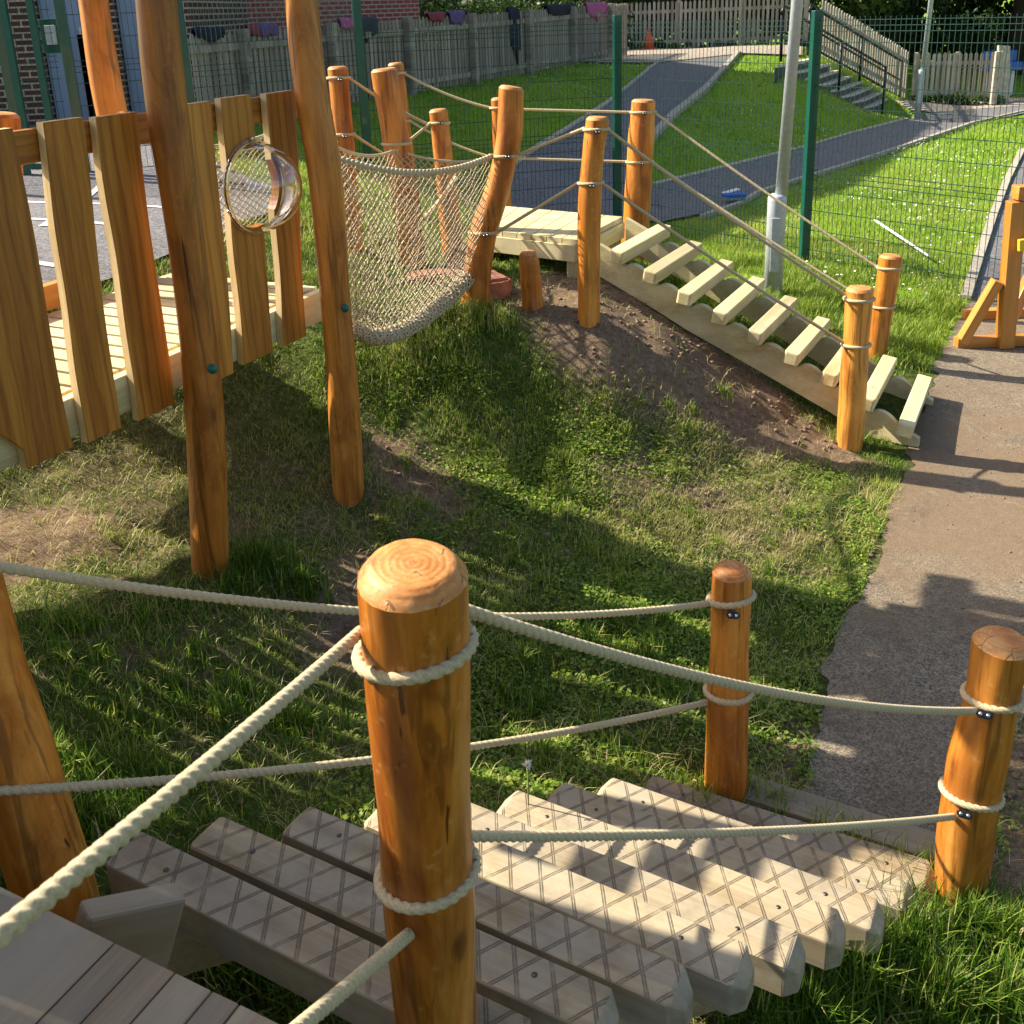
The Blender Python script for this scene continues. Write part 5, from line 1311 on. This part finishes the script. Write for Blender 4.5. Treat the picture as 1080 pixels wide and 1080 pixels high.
tree((8.9, 31.5), 3.0, 7.5, 'dense dark tree behind the top of the concrete steps', 21, 15000, .12, .9, .18)
tree((12.6, 34.5), 3.4, 8, 'dark tree left of the distant lamp post', 22, 15000, .12, .4, -.08)
tree((16.2, 33.5), 3.3, 8.5, 'very dark tree directly right of the distant lamp post', 23, 15000, .12, .3, -.12)
tree((20.2, 34.0), 3.4, 8, 'dark tree at the far right edge beyond the fence', 24, 15000, .12, .3, -.05)
tree((14.6, 38), 4.0, 9, 'tall dark tree filling the gap behind its neighbours', 25, 12000, .14, .2, -.2)
tree((19.0, 28.0), 1.9, 3.8, 'bright leafy shrub overhanging the gate at the far right', 26, 9000, .09, 1.2, .3)
tree((5.8, 32), 3.0, 7, 'shadowy tree behind the middle of the tan back fence', 27, 14000, .12, .5, -.1)
tree((2.2, 33), 2.6, 7, 'tree behind the left end of the tan back fence', 28, 12000, .12, .6, -.05)
tree((-.6, 31.2), 2.4, 6, 'pale green tree beside the corner of the red brick building', 29, 14000, .11, .6, .3)
tree((25, 36), 4, 9, 'broad dark tree outside the right of the lawn', 30, 8000, .14, .3)
tree((8.0, 38.5), 3.6, 8, 'tall tree well behind the concrete steps', 31, 8000, .14, .5, -.1)
tree((3.9, 35), 3.0, 8, 'dark tree glimpsed between its neighbours behind the back fence', 32, 10000, .13, .5, -.12)
# clipped growth at the foot of the back fence
def fringe(pts, n, hgt, lab, seed, bright=.1):
    rs = np.random.default_rng(seed); cs = []; rr = []
    for a_, b_ in zip(pts[:-1], pts[1:]):
        for t in np.linspace(0, 1, 14):
            q = a_+(b_-a_)*t; cs.append(q+np.array([0, rs.uniform(-.06, .06), rs.uniform(.02, hgt)])); rr.append(rs.uniform(.08, .2))
    V, Fq, T = leafcloud(cs, rr, n, .035, seed); o = mesh('weed_fringe', V, Fq, 'leaf', None, tuple(pts[0]), attrs=dict(tint=np.clip(T+bright, 0, 1))); tag(o, lab, 'weeds', kind='stuff')
fringe([fa2+[0, -.12, 0], fb2+[0, -.12, 0]], 3500, .22, 'low leafy weeds along the foot of the tan back fence', 41, .2)
fringe([fa3+[0, -.12, 0], fb3+[0, -.12, 0]], 2600, .16, 'low leafy weeds along the foot of the right hand fence', 42, .2)

rs_ = np.random.default_rng(77); cs = []; rr = []
for t in np.linspace(0, 1, 46):
    for k in range(3): cs.append(np.array([-2.3+5.4*t+rs_.uniform(-.2, .3), 26.4+2.4*t+rs_.uniform(-.3, .3), rs_.uniform(1.4, 2.75)])); rr.append(rs_.uniform(.3, .45))
V, Fq, T = leafcloud(cs, rr, 16000, .06, 78); o = mesh('hedge', V, Fq, 'leaf', None, (-1.5, 26.6, 1.4), attrs=dict(tint=np.clip(T-.05, 0, 1))); tag(o, 'leafy hedge directly behind the far bays of the grey picket fence', 'hedge')
# ------------------------------------------------------------------ grass
def blades(P, h, wd, lean, tint, az=None, curl=.5, seed=0):
    n = len(P); rs = np.random.default_rng(seed+99)
    az = rs.uniform(0, 2*np.pi, n) if az is None else az
    d = np.stack([np.cos(az), np.sin(az), np.zeros(n)], 1); s = np.stack([-np.sin(az), np.cos(az), np.zeros(n)], 1)
    up = np.array([0, 0, 1.]); m1 = P+up*(h*.55*np.cos(lean*.6))[:, None]+d*(h*.55*np.sin(lean*.6))[:, None]
    l2 = lean*(1+curl); tp = m1+up*(h*.5*np.cos(l2))[:, None]+d*(h*.5*np.sin(l2))[:, None]
    w = wd[:, None]*.5
    V = np.stack([P-s*w, P+s*w, m1-s*w*.8, m1+s*w*.8, tp-s*w*.12, tp+s*w*.12], 1).reshape(-1, 3)
    i = np.arange(n)[:, None]*6; Fq = np.concatenate([i+np.array([0, 1, 3, 2]), i+np.array([2, 3, 5, 4])], 0)
    return V, Fq, np.repeat(tint, 6)
def scatter(n, x0, x1, y0, y1, rs): return rs.uniform(x0, x1, n), rs.uniform(y0, y1, n)
def visible(x, y, z, m=60):
    v = np.stack([x, y, z-H], 1); d = v@FWD; px_ = CX+F*(v@RIGHT)/d; py_ = CY-F*(v@UP)/d; return (d > .3) & (px_ > -m-160) & (px_ < 1080+m+80) & (py_ < 1080+m+60) & (py_ > -m)
rs = np.random.default_rng(5)
def make_grass(name, n, box, hr, wr, leanr, tintf, dens, lab, seed, curl=.5, m='blade'):
    rs = np.random.default_rng(seed); x, y = scatter(n, *box, rs); dn_ = dens(x, y); k = rs.uniform(0, 1, n) < dn_; x, y = x[k], y[k]
    z = zt(x, y); k = visible(x, y, z); x, y, z = x[k], y[k], z[k]; n = len(x); cl = vnoise(x, y, 7, 31)
    h = rs.uniform(*hr, n)*(.55+.9*cl); V, Fq, T = blades(np.stack([x, y, z-.004], 1), h, rs.uniform(*wr, n), rs.uniform(*leanr, n), np.clip(tintf(x, y, rs), 0, 1), curl=curl, seed=seed)
    o = mesh(name, V, Fq, m, None, (0, 4, 0), attrs=dict(tint=T)); tag(o, lab, 'grass', kind='stuff'); return o
EX = [P for P in ([(-5.5, 9.5), (-3.9, 12.7), (2.9, 26.1), (4, 30), (-3, 31), (-12, 14)], PATH, WIDE, DIAG, TERR, TERR2, SIDE, YARD)]
def offpath(x, y, fuzz=.05):
    m_ = np.ones(x.shape)
    for P in EX:
        xx = x+(vnoise(x, y, 8, 61)-.5)*fuzz*2; m_ *= ~inpoly(xx, y, P)
    return m_
def near_dens(x, y):
    dm = dirtmask(x, y); n1 = vnoise(x, y, 3.2, 12); n2 = vnoise(x, y, 9, 13)
    return offpath(x, y)*np.clip(1.15-1.25*dm-.55*np.clip(drymask(x, y), 0, 1)*(n1 > .45)+.25*(n2-.5), .03, 1)*np.clip(.15+1.5*n2, .15, 1)
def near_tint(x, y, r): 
    return .26+.42*(vnoise(x, y, 2.5, 20)-.4)+.30*np.clip(1.5-np.hypot((x-.9)/1.2, (y-4.7)/1.3), 0, 1)+.42*drymask(x, y)*vnoise(x, y, 6, 21)*1.4+r.normal(0, .13, len(x))+(r.uniform(0, 1, len(x)) < .05)*.5  # dry mid slope also tinted brighter, standing in for sun
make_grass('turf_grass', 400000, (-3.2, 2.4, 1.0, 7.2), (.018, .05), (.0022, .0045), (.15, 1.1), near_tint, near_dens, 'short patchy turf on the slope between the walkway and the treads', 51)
make_grass('thatch', 60000, (-3.2, 2.2, 1.2, 7.0), (.05, .13), (.0015, .003), (1.15, 1.5), lambda x, y, r: .84+r.normal(0, .10, len(x)), lambda x, y: offpath(x, y)*np.clip(.10+.9*drymask(x, y)+.25*(vnoise(x, y, 2, 9) > .6), 0, 1)*(1-.6*dirtmask(x, y)), 'dead straw coloured grass lying flat on the slope', 52, .15)
make_grass('lawn_grass', 230000, (-3.5, 12, 7.0, 17), (.03, .07), (.005, .010), (.1, .9), lambda x, y, r: .52+.30*(vnoise(x, y, 1.2, 20)-.5)+r.normal(0, .10, len(x)), lambda x, y: offpath(x, y)*np.clip(1.25-(y-7)*.06, .3, 1), 'bright mown lawn beyond the mesh fence', 53)
make_grass('lawn_grass', 70000, (-3.5, 14, 17, 32), (.04, .08), (.012, .02), (.1, .9), lambda x, y, r: .46+.22*(vnoise(x, y, 1.2, 20)-.5)+r.normal(0, .09, len(x)), lambda x, y: offpath(x, y), 'lawn farther back toward the steps and tan fence', 54)
make_grass('verge_grass', 60000, (1.1, 4.1, 6.5, 10.2), (.05, .12), (.004, .008), (.1, .9), lambda x, y, r: .42+r.normal(0, .13, len(x)), lambda x, y: offpath(x, y)*np.clip(vnoise(x, y, 3, 8)*1.6-.35, 0, 1), 'longer rough grass along the foot of the mesh fence', 55)
def clump(lab, spots, seed, tint=.3):
    V, Fq, T = [], [], []; rs = np.random.default_rng(seed); P = []; hh = []
    for (x, y, r, n, h) in spots:
        g_ = G(x, y); a = rs.uniform(0, 6.28, n); q = r*np.abs(rs.normal(0, .6, n)); xx, yy = g_[0]+q*np.cos(a), g_[1]+q*np.sin(a); P.append(np.stack([xx, yy, zt(xx, yy)-.004], 1)); hh.append(rs.uniform(.5, 1.15, n)*h)
    P = np.concatenate(P); hh = np.concatenate(hh); n = len(P)
    V, Fq, T = blades(P, hh, rs.uniform(.003, .0065, n), np.abs(rs.normal(.35, .3, n)), np.clip(tint+rs.normal(0, .16, n)+(rs.uniform(0, 1, n) < .10)*.5, 0, 1), curl=1.1, seed=seed)
    o = mesh('long_grass', V, Fq, 'blade', None, tuple(P[0]), attrs=dict(tint=T)); tag(o, lab, 'grass', kind='stuff')
clump('long grass tufts round the foot of the crooked post', [(500, 340, .16, 500, .12), (530, 345, .13, 260, .11), (460, 360, .25, 420, .09), (420, 370, .25, 300, .09), (470, 335, .12, 200, .13)], 61, .55)
clump('dark lush tufts at the foot of the left tall pole', [(275, 600, .16, 900, .15), (320, 620, .12, 500, .12), (250, 625, .1, 300, .12), (180, 640, .2, 300, .1)], 62, .18)
clump('overhanging green tufts in the bottom right corner below the treads', [(900, 1040, .14, 700, .20), (960, 1010, .13, 700, .20), (1020, 985, .12, 500, .16), (1070, 1000, .12, 400, .17), (850, 1075, .14, 600, .18), (990, 1060, .15, 700, .17), (800, 1090, .12, 400, .15), (1060, 1060, .12, 300, .16)], 63, .20)
clump('green tufts under the treads and beside the grey deck', [(230, 1010, .14, 600, .15), (330, 1060, .15, 500, .15), (90, 880, .15, 400, .14), (150, 830, .2, 500, .12), (280, 1030, .1, 300, .14)], 64, .22)
clump('wispy green tufts between the last tread and the tarmac path', [(900, 905, .10, 160, .12), (950, 925, .07, 130, .12), (985, 930, .06, 130, .12), (870, 885, .08, 110, .11), (820, 850, .08, 120, .10), (745, 850, .08, 160, .1), (790, 835, .07, 130, .10)], 65, .45)
clump('scattered taller tufts on the shaded slope behind the treads', [(random.uniform(60, 720), random.uniform(650, 830), .1, 120, .10) for _ in range(34)], 66, .24)
clump('scattered tufts on the sunlit slope', [(random.uniform(400, 850), random.uniform(400, 640), .07, 60, .07) for _ in range(30)], 67, .45)
# clover and daisies
def dots(name, n, box, size, m, lab, seed, dens, hz=.03, cat='flowers'):
    rs = np.random.default_rng(seed); x, y = scatter(n, *box, rs); k = (rs.uniform(0, 1, n) < dens(x, y)); x, y = x[k], y[k]; z = zt(x, y)+hz*rs.uniform(.5, 1.2, len(x)); n = len(x)
    nrm = rs.normal(0, .35, (n, 3))+np.array([0, 0, 1.]); nrm /= np.linalg.norm(nrm, axis=1)[:, None]; a = np.cross(nrm, rs.normal(size=(n, 3))); a /= np.linalg.norm(a, axis=1)[:, None]; b_ = np.cross(nrm, a); s = size*rs.uniform(.6, 1.3, n)[:, None]; P = np.stack([x, y, z], 1)
    V = np.stack([P-a*s-b_*s*.4, P-b_*s+a*s*.3, P+a*s+b_*s*.4, P+b_*s-a*s*.3], 1).reshape(-1, 3); o = mesh(name, V, np.arange(4*n).reshape(n, 4), m, None, (0, 4, 0), attrs=dict(tint=np.repeat(np.clip(rs.normal(.38, .12, n), 0, 1), 4))); tag(o, lab, cat, kind='stuff')
dots('clover_leaves', 70000, (-.7, 1.9, 2.6, 5.6), .0075, 'blade', 'small round clover leaves carpeting the middle of the slope', 71, lambda x, y: offpath(x, y)*(1-dirtmask(x, y))*np.clip(2.2*vnoise(x, y, 2.6, 44)-.65, 0, 1), .022, 'clover')
dots('clover_flowers', 11000, (.5, 12, 8.5, 24), .012, 'flower', 'white clover heads speckling the lawn', 72, lambda x, y: offpath(x, y)*np.clip(3.5*vnoise(x, y, .55, 47)-1.75, 0, 1), .07)
def litter(n, seed):
    rs = np.random.default_rng(seed); V = []; Fq = []; P = []
    for k in range(n):
        x, y = rs.uniform(-1.2, 3.2), rs.uniform(2.2, 7.4); dm = float(dirtmask(np.array([x]), np.array([y]))[0]); on = bool(inpoly(np.array([x]), np.array([y]), PATH)[0])
        if rs.uniform() > (.9*dm if not on else .25): continue
        r = rs.uniform(.004, .014) if not on else rs.uniform(.002, .006); c = np.array([x, y, float(zt(np.array([x]), np.array([y]))[0])+.3*r+(.008 if on else 0)]); b0 = len(V)
        for a in (-1, 1):
            for b_ in (-1, 1):
                for c_ in (-1, 1): V.append(c+np.array([a, b_, c_*.7])*r*rs.uniform(.5, 1.1, 3))
        Fq += [[b0+i for i in f] for f in ((0, 1, 3, 2), (4, 6, 7, 5), (0, 4, 5, 1), (2, 3, 7, 6), (0, 2, 6, 4), (1, 5, 7, 3))]
    o = mesh('soil_crumbs', V, np.array(Fq), 'crumb', None, (0, 4, 0)); tag(o, 'crumbs of soil and small stones strewn on bare earth and tarmac', 'soil', kind='stuff')
MATS['crumb'] = simple('soil_crumb', (.22, .14, .09), .95, var=.4, nscale=14)
litter(5200, 81)
# seeding weed standing by the treads
p = PZ(555, 862, .30); root = thing('flowering_weed', tuple(p), 'thin weed with a pale star shaped flower head rising beside the treads', 'weed')
tpw = PY(556, 806, p[1]); mb = MB(); mb.tube([p-[0, 0, .25], p*.5+tpw*.5+[.005, 0, 0], tpw], .0022, 6); mb.build('stem', 'stem', root, tuple(p), True)
V, Fq = [], []
for k in range(11):
    a = 2*math.pi*k/11; d = np.array([math.cos(a), .4*math.sin(2*a), math.sin(a)]); d /= np.linalg.norm(d); s = np.cross(d, [0, 1, 0]); n = len(V); l = .022 if k % 2 else .016
    V += [tpw, tpw+d*l*.5+s*.0045, tpw+d*l, tpw+d*l*.5-s*.0045]; Fq.append([n, n+1, n+2, n+3])
mesh('flower_head', V, np.array(Fq), 'flower', root, tuple(tpw))
